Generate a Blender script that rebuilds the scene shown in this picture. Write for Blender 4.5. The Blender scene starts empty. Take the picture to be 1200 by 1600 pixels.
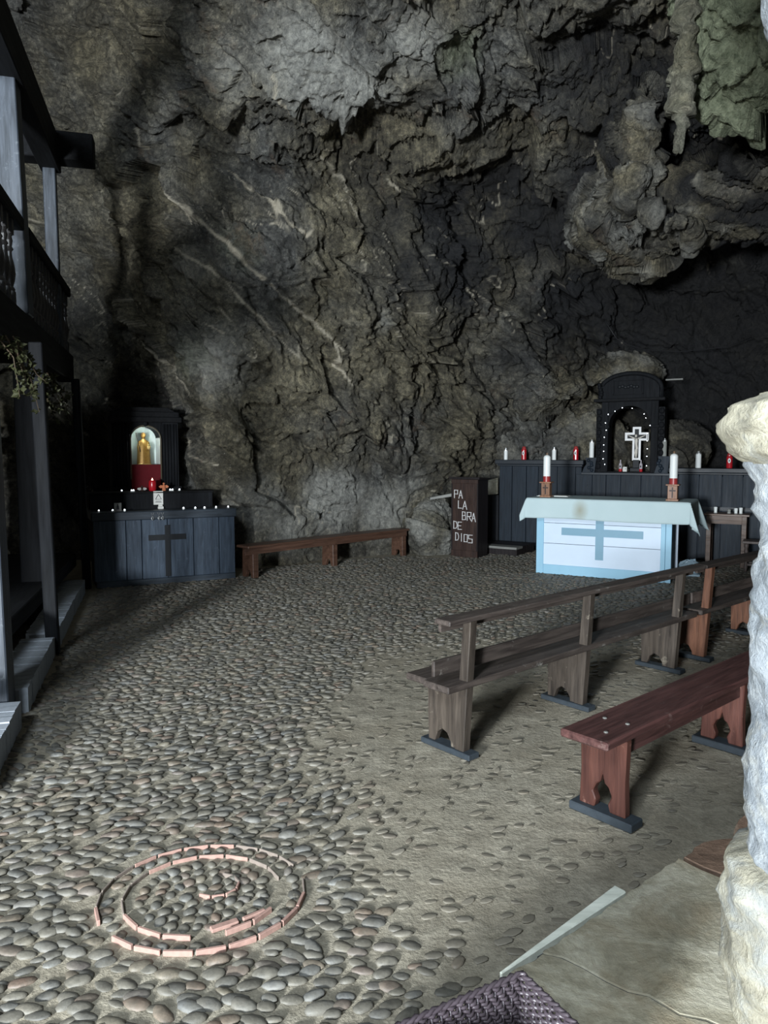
import bpy, bmesh, math, random
import numpy as np
from mathutils import Vector, Matrix

S = bpy.context.scene
COL = S.collection
R = math.radians

# ------------------------------------------------------------------ camera
cam_data = bpy.data.cameras.new('camera')
cam_data.sensor_fit = 'VERTICAL'
cam_data.sensor_height = 36.0
cam_data.sensor_width = 27.0
cam_data.lens = 36.0 * 1150 / 1600
cam_data.clip_start = 0.05
cam = bpy.data.objects.new('camera', cam_data)
COL.objects.link(cam)
cam.location = (0, 0, 1.65)
cam.rotation_euler = (R(90 - 4.574), 0, 0)
S.camera = cam

# ------------------------------------------------------------------ sky and daylight
S.view_settings.view_transform = 'Standard'
S.view_settings.look = 'None'
S.view_settings.gamma = 1.0
S.view_settings.use_curve_mapping = False
S.view_settings.exposure = 0.14

W = bpy.data.worlds.new('sky')
S.world = W
W.use_nodes = True
wb = W.node_tree.nodes['Background']
wb.inputs['Color'].default_value = (0.66, 0.83, 1.0, 1)
wb.inputs['Strength'].default_value = 0.16

def area(name, loc, target, sx, sy, power, col):
    l = bpy.data.lights.new(name, 'AREA')
    l.shape = 'RECTANGLE'; l.size = sx; l.size_y = sy
    l.energy = power; l.color = col
    o = bpy.data.objects.new(name, l); COL.objects.link(o)
    o.location = loc
    o.rotation_euler = (Vector(target) - Vector(loc)).to_track_quat('-Z', 'Y').to_euler()
    return o
# daylight from the open cave mouth behind and to the left of the visitor
area('mouth_daylight', (-3.2, -4.0, 1.7), (-0.2, 9, 4.2), 0.9, 0.9, 1900, (0.90, 0.96, 1.0))
area('mouth_skylight', (-2.4, -2.8, 5.6), (0.0, 8, 1.0), 2.2, 1.6, 520, (0.80, 0.91, 1.0))

# ------------------------------------------------------------------ helpers
def tag(o, label=None, cat=None, group=None, kind=None):
    if label: o['label'] = label
    if cat: o['category'] = cat
    if group: o['group'] = group
    if kind: o['kind'] = kind
    return o

def thing(name, label, cat, loc=(0, 0, 0), rz=0.0, group=None):
    o = bpy.data.objects.new(name, None)
    o.empty_display_size = 0.1
    COL.objects.link(o)
    o.location = loc
    o.rotation_euler = (0, 0, rz)
    return tag(o, label, cat, group)

def copy_tree(o, parent=None):
    c = o.copy(); COL.objects.link(c); c.parent = parent
    for ch in o.children:
        copy_tree(ch, c)
    return c

class MB:
    def __init__(s):
        s.v = []; s.f = []
    def add(s, vs, fs):
        b = len(s.v)
        s.v += [tuple(q) for q in vs]
        s.f += [tuple(i + b for i in q) for q in fs]
        return s
    def box(s, c, d, rot=None, taper=1.0):
        x, y, z = d[0] / 2, d[1] / 2, d[2] / 2
        vs = [(-x, -y, -z), (x, -y, -z), (x, y, -z), (-x, y, -z),
              (-x * taper, -y * taper, z), (x * taper, -y * taper, z), (x * taper, y * taper, z), (-x * taper, y * taper, z)]
        M = rot if rot is not None else Matrix.Identity(3)
        C = Vector(c)
        return s.add([M @ Vector(q) + C for q in vs],
                     [(0, 3, 2, 1), (4, 5, 6, 7), (0, 1, 5, 4), (1, 2, 6, 5), (2, 3, 7, 6), (3, 0, 4, 7)])
    def span(s, a, b):
        a = Vector(a); b = Vector(b)
        return s.box((a + b) / 2, [abs(b[i] - a[i]) for i in range(3)])
    def bar(s, a, b, w, h, up=(0, 0, 1)):
        a = Vector(a); b = Vector(b)
        y = (b - a).normalized(); x = y.cross(Vector(up)).normalized(); z = x.cross(y)
        M = Matrix((x, y, z)).transposed()
        return s.box((a + b) / 2, (w, (b - a).length, h), M)
    def prism(s, pts, d0, d1, axis='y'):
        """outline of 2D points extruded from d0 to d1 along an axis"""
        def P(p, d):
            if axis == 'y': return (p[0], d, p[1])
            if axis == 'x': return (d, p[0], p[1])
            return (p[0], p[1], d)
        n = len(pts)
        vs = [P(p, d0) for p in pts] + [P(p, d1) for p in pts]
        fs = [tuple(range(n)), tuple(reversed(range(n, 2 * n)))]
        fs += [(i, i + n, (i + 1) % n + n, (i + 1) % n) for i in range(n)]
        return s.add(vs, fs)
    def lathe(s, prof, c=(0, 0, 0), n=14, sx=1.0, sy=1.0):
        vs = []; fs = []
        for r, z in prof:
            for k in range(n):
                a = 2 * math.pi * k / n
                vs.append((c[0] + r * sx * math.cos(a), c[1] + r * sy * math.sin(a), c[2] + z))
        for i in range(len(prof) - 1):
            for k in range(n):
                k2 = (k + 1) % n
                fs.append((i * n + k, i * n + k2, (i + 1) * n + k2, (i + 1) * n + k))
        fs.append(tuple(reversed(range(n))))
        fs.append(tuple(range((len(prof) - 1) * n, len(prof) * n)))
        return s.add(vs, fs)
    def tube(s, pts, rad, n=8):
        pts = [Vector(p) for p in pts]
        rr = rad if isinstance(rad, (list, tuple)) else [rad] * len(pts)
        vs = []; fs = []
        for i, p in enumerate(pts):
            t = (pts[min(i + 1, len(pts) - 1)] - pts[max(i - 1, 0)]).normalized()
            up = Vector((0, 0, 1)) if abs(t.z) < 0.9 else Vector((1, 0, 0))
            x = t.cross(up).normalized(); y = x.cross(t)
            for k in range(n):
                a = 2 * math.pi * k / n
                vs.append(p + (x * math.cos(a) + y * math.sin(a)) * rr[i])
        for i in range(len(pts) - 1):
            for k in range(n):
                k2 = (k + 1) % n
                fs.append((i * n + k, i * n + k2, (i + 1) * n + k2, (i + 1) * n + k))
        fs.append(tuple(reversed(range(n))))
        fs.append(tuple(range((len(pts) - 1) * n, len(pts) * n)))
        return s.add(vs, fs)
    def ball(s, c, r, n=10, m=7, sc=(1, 1, 1)):
        vs = [(c[0], c[1], c[2] - r * sc[2])]
        for i in range(1, m):
            ph = -math.pi / 2 + math.pi * i / m
            for k in range(n):
                a = 2 * math.pi * k / n
                vs.append((c[0] + r * sc[0] * math.cos(ph) * math.cos(a), c[1] + r * sc[1] * math.cos(ph) * math.sin(a), c[2] + r * sc[2] * math.sin(ph)))
        vs.append((c[0], c[1], c[2] + r * sc[2]))
        fs = [(0, 1 + (k + 1) % n, 1 + k) for k in range(n)]
        for i in range(m - 2):
            for k in range(n):
                k2 = (k + 1) % n
                fs.append((1 + i * n + k, 1 + i * n + k2, 1 + (i + 1) * n + k2, 1 + (i + 1) * n + k))
        t = len(vs) - 1; b = 1 + (m - 2) * n
        fs += [(b + k, b + (k + 1) % n, t) for k in range(n)]
        return s.add(vs, fs)
    def mesh(s, name, mat=None, smooth=False):
        me = bpy.data.meshes.new(name)
        me.from_pydata(s.v, [], s.f)
        bm = bmesh.new(); bm.from_mesh(me)
        bmesh.ops.recalc_face_normals(bm, faces=bm.faces)
        bm.to_mesh(me); bm.free()
        if smooth:
            me.polygons.foreach_set('use_smooth', [True] * len(me.polygons))
        if mat: me.materials.append(mat)
        return me
    def build(s, name, mat=None, parent=None, smooth=False, bevel=0.0, loc=None, rot=None):
        o = bpy.data.objects.new(name, s.mesh(name, mat, smooth))
        COL.objects.link(o)
        if parent: o.parent = parent
        if loc is not None: o.location = loc
        if rot is not None: o.rotation_euler = rot
        if bevel:
            b = o.modifiers.new('bevel', 'BEVEL'); b.width = bevel; b.segments = 1; b.limit_method = 'ANGLE'
        return o

def link_mesh(name, me, parent=None, loc=None, rot=None, scale=None):
    o = bpy.data.objects.new(name, me); COL.objects.link(o)
    if parent: o.parent = parent
    if loc is not None: o.location = loc
    if rot is not None: o.rotation_euler = rot
    if scale is not None: o.scale = scale
    return o

# vectorised gradient noise for the rock
_rs = np.random.RandomState(7)
_perm = _rs.permutation(256).astype(np.int64)
_perm = np.concatenate([_perm, _perm, _perm])
_g = _rs.normal(size=(256, 3)); _g /= np.linalg.norm(_g, axis=1)[:, None]
def perlin(P):
    I = np.floor(P).astype(np.int64); f = P - I; I &= 255
    u = f * f * f * (f * (f * 6 - 15) + 10)
    out = 0
    for dx in (0, 1):
        wx = u[:, 0] if dx else 1 - u[:, 0]
        for dy in (0, 1):
            wy = u[:, 1] if dy else 1 - u[:, 1]
            for dz in (0, 1):
                wz = u[:, 2] if dz else 1 - u[:, 2]
                h = _perm[_perm[_perm[(I[:, 0] + dx) & 255] + ((I[:, 1] + dy) & 255)] + ((I[:, 2] + dz) & 255)]
                d = _g[h]
                out = out + wx * wy * wz * (d[:, 0] * (f[:, 0] - dx) + d[:, 1] * (f[:, 1] - dy) + d[:, 2] * (f[:, 2] - dz))
    return out * 1.5
def ridged(P): return 1 - 2 * np.abs(perlin(P))
def sstep(a, b, x):
    t = np.clip((x - a) / (b - a), 0, 1); return t * t * (3 - 2 * t)

def np_mesh(name, verts, quads, mat, smooth=True):
    me = bpy.data.meshes.new(name)
    n = len(verts); q = len(quads); k = quads.shape[1]
    me.vertices.add(n); me.vertices.foreach_set('co', verts.astype(np.float32).ravel())
    me.loops.add(q * k); me.loops.foreach_set('vertex_index', quads.astype(np.int32).ravel())
    me.polygons.add(q); me.polygons.foreach_set('loop_start', (np.arange(q) * k).astype(np.int32))
    if smooth: me.polygons.foreach_set('use_smooth', np.ones(q, dtype=bool))
    me.update(calc_edges=True)
    me.materials.append(mat)
    return me
def set_attr(me, name, rgba):
    a = me.color_attributes.new(name, 'FLOAT_COLOR', 'POINT')
    a.data.foreach_set('color', rgba.astype(np.float32).ravel())

# ------------------------------------------------------------------ materials
class NT:
    def __init__(s, name):
        s.m = bpy.data.materials.new(name); s.m.use_nodes = True
        s.t = s.m.node_tree; s.b = s.t.nodes['Principled BSDF']
    def n(s, typ, **kw):
        nd = s.t.nodes.new(typ)
        for k, v in kw.items():
            if k in nd.inputs: nd.inputs[k].default_value = v
            else: setattr(nd, k, v)
        return nd
    def l(s, a, b): s.t.links.new(a, b)
    def noise(s, vec, scale, detail=4, rough=0.6, dist=0.0):
        nd = s.n('ShaderNodeTexNoise')
        nd.inputs['Scale'].default_value = scale; nd.inputs['Detail'].default_value = detail
        nd.inputs['Roughness'].default_value = rough; nd.inputs['Distortion'].default_value = dist
        if vec is not None: s.l(vec, nd.inputs['Vector'])
        return nd.outputs['Fac']
    def ramp(s, fac, stops):
        nd = s.n('ShaderNodeValToRGB'); e = nd.color_ramp.elements
        while len(e) < len(stops): e.new(0.5)
        for i, (p, c) in enumerate(stops):
            e[i].position = p; e[i].color = tuple(c) + (1,) if len(c) == 3 else c
        s.l(fac, nd.inputs['Fac']); return nd.outputs['Color']
    def mix(s, fac, a, b, mode='MIX'):
        nd = s.n('ShaderNodeMix'); nd.data_type = 'RGBA'; nd.blend_type = mode
        for sock, v in ((nd.inputs[0], fac), (nd.inputs[6], a), (nd.inputs[7], b)):
            if hasattr(v, 'links'): s.l(v, sock)
            elif isinstance(v, (int, float)): sock.default_value = v
            else: sock.default_value = tuple(v) + (1,)
        return nd.outputs[2]
    def math(s, op, a, b=0.0, clamp=False):
        nd = s.n('ShaderNodeMath'); nd.operation = op; nd.use_clamp = clamp
        for sock, v in ((nd.inputs[0], a), (nd.inputs[1], b)):
            if hasattr(v, 'links'): s.l(v, sock)
            else: sock.default_value = v
        return nd.outputs[0]
    def bump(s, h, strength, dist):
        nd = s.n('ShaderNodeBump'); nd.inputs['Strength'].default_value = strength; nd.inputs['Distance'].default_value = dist
        s.l(h, nd.inputs['Height']); s.l(nd.outputs[0], s.b.inputs['Normal'])
    def obj(s): return s.n('ShaderNodeTexCoord').outputs['Object']
    def scaled(s, vec, sc):
        nd = s.n('ShaderNodeMapping'); nd.inputs['Scale'].default_value = sc; s.l(vec, nd.inputs['Vector']); return nd.outputs[0]
    def color(s, c):
        if hasattr(c, 'links'): s.l(c, s.b.inputs['Base Color'])
        else: s.b.inputs['Base Color'].default_value = tuple(c) + (1,)
    def rough(s, r, spec=0.4):
        if hasattr(r, 'links'): s.l(r, s.b.inputs['Roughness'])
        else: s.b.inputs['Roughness'].default_value = r
        s.b.inputs['Specular IOR Level'].default_value = spec

def wood(name, dark, light, axis='x', rough=0.55, spec=0.4, scale=1.0, worn=None, bump=0.3):
    n = NT(name); o = n.obj()
    st = {'x': (1.2, 14, 14), 'y': (14, 1.2, 14), 'z': (14, 14, 1.2)}[axis]
    v = n.scaled(o, tuple(q * scale for q in st))
    g = n.noise(v, 2.2, 5, 0.65, 0.6)
    rnd = n.n('ShaderNodeObjectInfo').outputs['Random']
    c = n.ramp(g, [(0.3, dark), (0.72, light)])
    k = n.math('ADD', n.math('MULTIPLY', rnd, 0.35), 0.8)
    hs = n.n('ShaderNodeHueSaturation'); n.l(c, hs.inputs['Color']); n.l(k, hs.inputs['Value'])
    c = hs.outputs[0]
    if worn:
        p = n.noise(o, 9.0, 6, 0.75)
        c = n.mix(n.ramp(p, [(0.60, (0, 0, 0)), (0.72, (1, 1, 1))]), c, worn)
    n.color(c)
    rg = n.noise(v, 1.5, 3)
    n.rough(n.math('ADD', n.math('MULTIPLY', rg, 0.3), rough - 0.15), spec)
    n.bump(g, bump, 0.006)
    return n.m

def plain(name, c, rough=0.5, spec=0.4, var=0.12, metal=0.0, scale=25, bump=0.0):
    n = NT(name); o = n.obj()
    f = n.noise(o, scale, 4)
    n.color(n.mix(f, tuple(q * (1 - var) for q in c), tuple(min(1, q * (1 + var)) for q in c)))
    n.rough(rough, spec); n.b.inputs['Metallic'].default_value = metal
    if bump: n.bump(f, bump, 0.004)
    return n.m

def glow(name, c, strength):
    n = NT(name); n.color(c)
    n.b.inputs['Emission Color'].default_value = tuple(c) + (1,)
    n.b.inputs['Emission Strength'].default_value = strength
    return n.m

def rock_mat(name, tone=1.0):
    n = NT(name); o = n.n('ShaderNodeNewGeometry').outputs['Position']
    big = n.noise(o, 0.55, 4, 0.6)
    mid = n.noise(o, 2.6, 6, 0.68, 0.4)
    fin = n.noise(o, 16, 6, 0.72)
    grit = n.noise(o, 60, 4, 0.7)
    c = n.ramp(mid, [(0.28, (0.045, 0.039, 0.028)), (0.46, (0.125, 0.112, 0.080)), (0.60, (0.210, 0.188, 0.132)), (0.76, (0.32, 0.29, 0.21))])
    c = n.mix(n.ramp(big, [(0.46, (0, 0, 0)), (0.66, (1, 1, 1))]), c, n.ramp(mid, [(0.3, (0.055, 0.055, 0.052)), (0.7, (0.20, 0.20, 0.19))]))
    # rusty patches
    rp = n.ramp(n.noise(o, 1.1, 5, 0.7, 0.8), [(0.60, (0, 0, 0)), (0.70, (0.6, 0.6, 0.6))])
    c = n.mix(rp, c, (0.12, 0.075, 0.045))
    c = n.mix(0.9, c, n.ramp(fin, [(0.30, (0.16, 0.16, 0.16)), (0.5, (0.72, 0.72, 0.72)), (0.72, (1.75, 1.70, 1.58))]), 'MULTIPLY')
    c = n.mix(0.6, c, n.ramp(grit, [(0.35, (0.45, 0.45, 0.45)), (0.62, (1.4, 1.4, 1.38))]), 'MULTIPLY')
    # pale calcite specks
    sp = n.ramp(n.noise(o, 34, 3, 0.6), [(0.67, (0, 0, 0)), (0.74, (1, 1, 1))])
    c = n.mix(n.math('MULTIPLY', sp, 0.6), c, (0.48, 0.46, 0.39))
    a = n.n('ShaderNodeAttribute', attribute_name='stain').outputs
    sepn = n.n('ShaderNodeSeparateColor'); n.l(a['Color'], sepn.inputs[0])
    vein, soot, lich = sepn.outputs[0], sepn.outputs[1], sepn.outputs[2]  # soot channel also holds the painted shade
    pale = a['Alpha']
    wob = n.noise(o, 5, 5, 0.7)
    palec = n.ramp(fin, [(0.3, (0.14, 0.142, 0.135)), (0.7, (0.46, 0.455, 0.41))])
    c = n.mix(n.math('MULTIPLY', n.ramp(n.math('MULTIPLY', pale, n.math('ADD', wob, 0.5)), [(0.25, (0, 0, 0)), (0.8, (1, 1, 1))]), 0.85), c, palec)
    lc = n.ramp(fin, [(0.3, (0.07, 0.085, 0.05)), (0.7, (0.34, 0.37, 0.25))])
    c = n.mix(n.ramp(n.math('MULTIPLY', lich, n.math('ADD', wob, 0.5)), [(0.2, (0, 0, 0)), (0.7, (1, 1, 1))]), c, lc)
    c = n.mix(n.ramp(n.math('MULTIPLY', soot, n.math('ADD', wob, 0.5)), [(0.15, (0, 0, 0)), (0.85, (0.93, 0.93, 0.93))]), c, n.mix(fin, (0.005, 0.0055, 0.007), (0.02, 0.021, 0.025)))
    c = n.mix(n.math('MULTIPLY', vein, n.ramp(fin, [(0.3, (0.6, 0.6, 0.6)), (0.5, (1, 1, 1))])), c, (0.52, 0.47, 0.37))
    if tone != 1.0:
        c = n.mix(1.0, c, (tone, tone, tone), 'MULTIPLY')
    n.color(c); n.rough(n.math('ADD', n.math('MULTIPLY', fin, 0.35), 0.5), 0.35)
    h = n.math('ADD', n.math('MULTIPLY', fin, 1.0), n.math('MULTIPLY', grit, 0.45))
    n.bump(h, 1.0, 0.045)
    return n.m

M = {}
M['rock'] = rock_mat('cave_rock')
M['black_wood'] = wood('black_stained_wood', (0.003, 0.0035, 0.0045), (0.011, 0.0125, 0.0155), 'z', 0.75, 0.18)  # black stain, set darker still for the shade on the under-gallery posts
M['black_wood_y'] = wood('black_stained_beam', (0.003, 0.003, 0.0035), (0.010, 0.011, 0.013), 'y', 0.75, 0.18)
M['post_wood'] = wood('blue_sheen_worn_post', (0.020, 0.026, 0.034), (0.085, 0.10, 0.125), 'z', 0.5, 0.4, worn=(0.16, 0.18, 0.20))  # blue in the base colour stands for daylight sheen on dark posts
M['baluster_wood'] = wood('dark_turned_wood', (0.02, 0.018, 0.018), (0.07, 0.065, 0.065), 'z', 0.4, 0.5)
M['blue_sheen_wood'] = wood('blue_sheen_planks', (0.018, 0.027, 0.042), (0.062, 0.088, 0.125), 'z', 0.5, 0.45, worn=(0.10, 0.13, 0.17))  # black gloss wood; its bluish reflection is put into the base colour
M['blue_sheen_wood_x'] = wood('blue_sheen_board', (0.016, 0.022, 0.030), (0.05, 0.065, 0.085), 'x', 0.5, 0.45)  # same painted-in blue sheen, grain along the board
M['counter_wood'] = wood('slate_painted_planks', (0.008, 0.013, 0.020), (0.019, 0.030, 0.045), 'z', 0.6, 0.3)
M['counter_wood_x'] = wood('slate_painted_ledge', (0.010, 0.014, 0.020), (0.024, 0.032, 0.043), 'x', 0.5, 0.45)
M['pew_wood'] = wood('weathered_pew', (0.026, 0.020, 0.018), (0.092, 0.074, 0.064), 'x', 0.5, 0.4, worn=(0.20, 0.19, 0.17))
M['pew_end'] = wood('weathered_pew_upright', (0.022, 0.017, 0.014), (0.086, 0.069, 0.055), 'z', 0.5, 0.4, worn=(0.22, 0.19, 0.15))
M['pew_red'] = wood('red_brown_pew', (0.05, 0.024, 0.016), (0.19, 0.085, 0.05), 'z', 0.45, 0.4)
M['red_wood'] = wood('oxblood_bench_seat', (0.034, 0.015, 0.014), (0.110, 0.050, 0.045), 'x', 0.42, 0.5, worn=(0.15, 0.10, 0.09))
M['red_wood_z'] = wood('oxblood_bench_leg', (0.034, 0.012, 0.010), (0.105, 0.041, 0.030), 'z', 0.45, 0.4, worn=(0.24, 0.13, 0.10))
M['wall_bench'] = wood('brown_wall_bench', (0.045, 0.022, 0.014), (0.13, 0.068, 0.045), 'x', 0.45, 0.45)
M['runner'] = plain('grey_blue_runner', (0.028, 0.036, 0.044), 0.6, 0.3, 0.4, bump=0.3)
M['lectern'] = wood('dark_mahogany', (0.018, 0.010, 0.009), (0.060, 0.034, 0.026), 'z', 0.45, 0.4)
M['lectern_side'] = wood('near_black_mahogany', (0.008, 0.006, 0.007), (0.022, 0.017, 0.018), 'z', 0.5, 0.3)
M['white'] = plain('white_paint', (0.80, 0.80, 0.80), 0.45, 0.4, 0.05)
M['panel_white'] = plain('white_panel', (0.62, 0.73, 0.86), 0.45, 0.4, 0.05, scale=6)
M['panel_blue'] = plain('pale_blue_paint', (0.30, 0.54, 0.70), 0.45, 0.4, 0.06, scale=6)
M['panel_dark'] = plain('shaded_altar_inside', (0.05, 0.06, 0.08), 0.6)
M['wax'] = plain('white_wax', (0.80, 0.83, 0.82), 0.4, 0.4, 0.04)
M['old_wax'] = plain('grey_wax', (0.26, 0.27, 0.25), 0.5, 0.3, 0.1)
M['red_wax'] = plain('red_wax', (0.32, 0.035, 0.035), 0.35, 0.5, 0.2)
M['red_plastic'] = plain('red_votive_plastic', (0.42, 0.012, 0.02), 0.25, 0.5, 0.15)
M['oak'] = wood('oak_holder', (0.17, 0.075, 0.04), (0.36, 0.19, 0.11), 'z', 0.45, 0.4)
M['dark_cross'] = plain('dark_brown_inlay', (0.035, 0.018, 0.014), 0.5)
M['black'] = plain('black_wick', (0.01, 0.01, 0.01), 0.7)
M['table_wood'] = wood('brown_side_table', (0.05, 0.028, 0.018), (0.15, 0.085, 0.055), 'x', 0.45, 0.4)
M['cross_black'] = plain('black_cross_paint', (0.012, 0.014, 0.017), 0.55, 0.3, 0.2)
M['cross_paint'] = plain('blue_cross_paint', (0.20, 0.36, 0.47), 0.45, 0.4, 0.06, scale=6)
M['cloth_red'] = plain('deep_red_cloth', (0.11, 0.009, 0.014), 0.8, 0.2, 0.2)
M['gold'] = plain('old_gold', (0.36, 0.20, 0.045), 0.42, 0.5, 0.35, metal=0.35, scale=60)
M['niche_white'] = plain('niche_back_panel', (0.74, 0.84, 0.82), 0.6, 0.3, 0.06)
M['terracotta'] = plain('terracotta', (0.45, 0.16, 0.08), 0.7, 0.2, 0.2)
M['tile'] = plain('broken_tile', (0.33, 0.205, 0.170), 0.75, 0.25, 0.35, scale=40, bump=0.4)
M['tile_grey'] = plain('mortar_covered_tile', (0.20, 0.165, 0.14), 0.8, 0.25, 0.35, scale=40, bump=0.4)
M['metal'] = plain('tin', (0.55, 0.56, 0.56), 0.35, 0.5, 0.15, metal=0.7)
M['led'] = glow('led_bulb', (0.85, 0.93, 1.0), 7.0)
M['flame'] = glow('flame', (1.0, 0.42, 0.28), 14.0)
M['leaf'] = plain('dry_leaf', (0.028, 0.030, 0.012), 0.6, 0.3, 0.5, scale=9)
M['twig'] = plain('dry_twig', (0.05, 0.035, 0.02), 0.8)
M['brick'] = plain('grey_worn_brick', (0.34, 0.37, 0.41), 0.8, 0.25, 0.3, scale=30, bump=0.5)
M['mortar'] = plain('sill_mortar', (0.20, 0.21, 0.22), 0.85, 0.2, 0.3)
M['masonry'] = plain('dark_masonry', (0.035, 0.037, 0.042), 0.85, 0.2, 0.5, scale=5, bump=0.6)
M['wicker'] = plain('purple_brown_wicker', (0.046, 0.036, 0.043), 0.38, 0.5, 0.45, scale=30)
M['batten'] = wood('white_flaking_batten', (0.52, 0.54, 0.47), (0.80, 0.82, 0.73), 'x', 0.6, 0.3)
M['pale_board'] = wood('pale_grey_board', (0.12, 0.12, 0.115), (0.26, 0.26, 0.24), 'x', 0.6, 0.3)
M['paper'] = plain('white_card', (0.66, 0.66, 0.63), 0.6, 0.3, 0.06)
M['ink'] = plain('dark_ink', (0.03, 0.03, 0.04), 0.6)
M['cable'] = plain('black_cable', (0.012, 0.012, 0.014), 0.5)
M['plastic_box'] = plain('pale_blue_plastic', (0.25, 0.34, 0.40), 0.3, 0.5, 0.25)
M['stool_wood'] = wood('grey_turned_stool', (0.06, 0.045, 0.04), (0.16, 0.13, 0.12), 'z', 0.5, 0.4)

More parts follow.
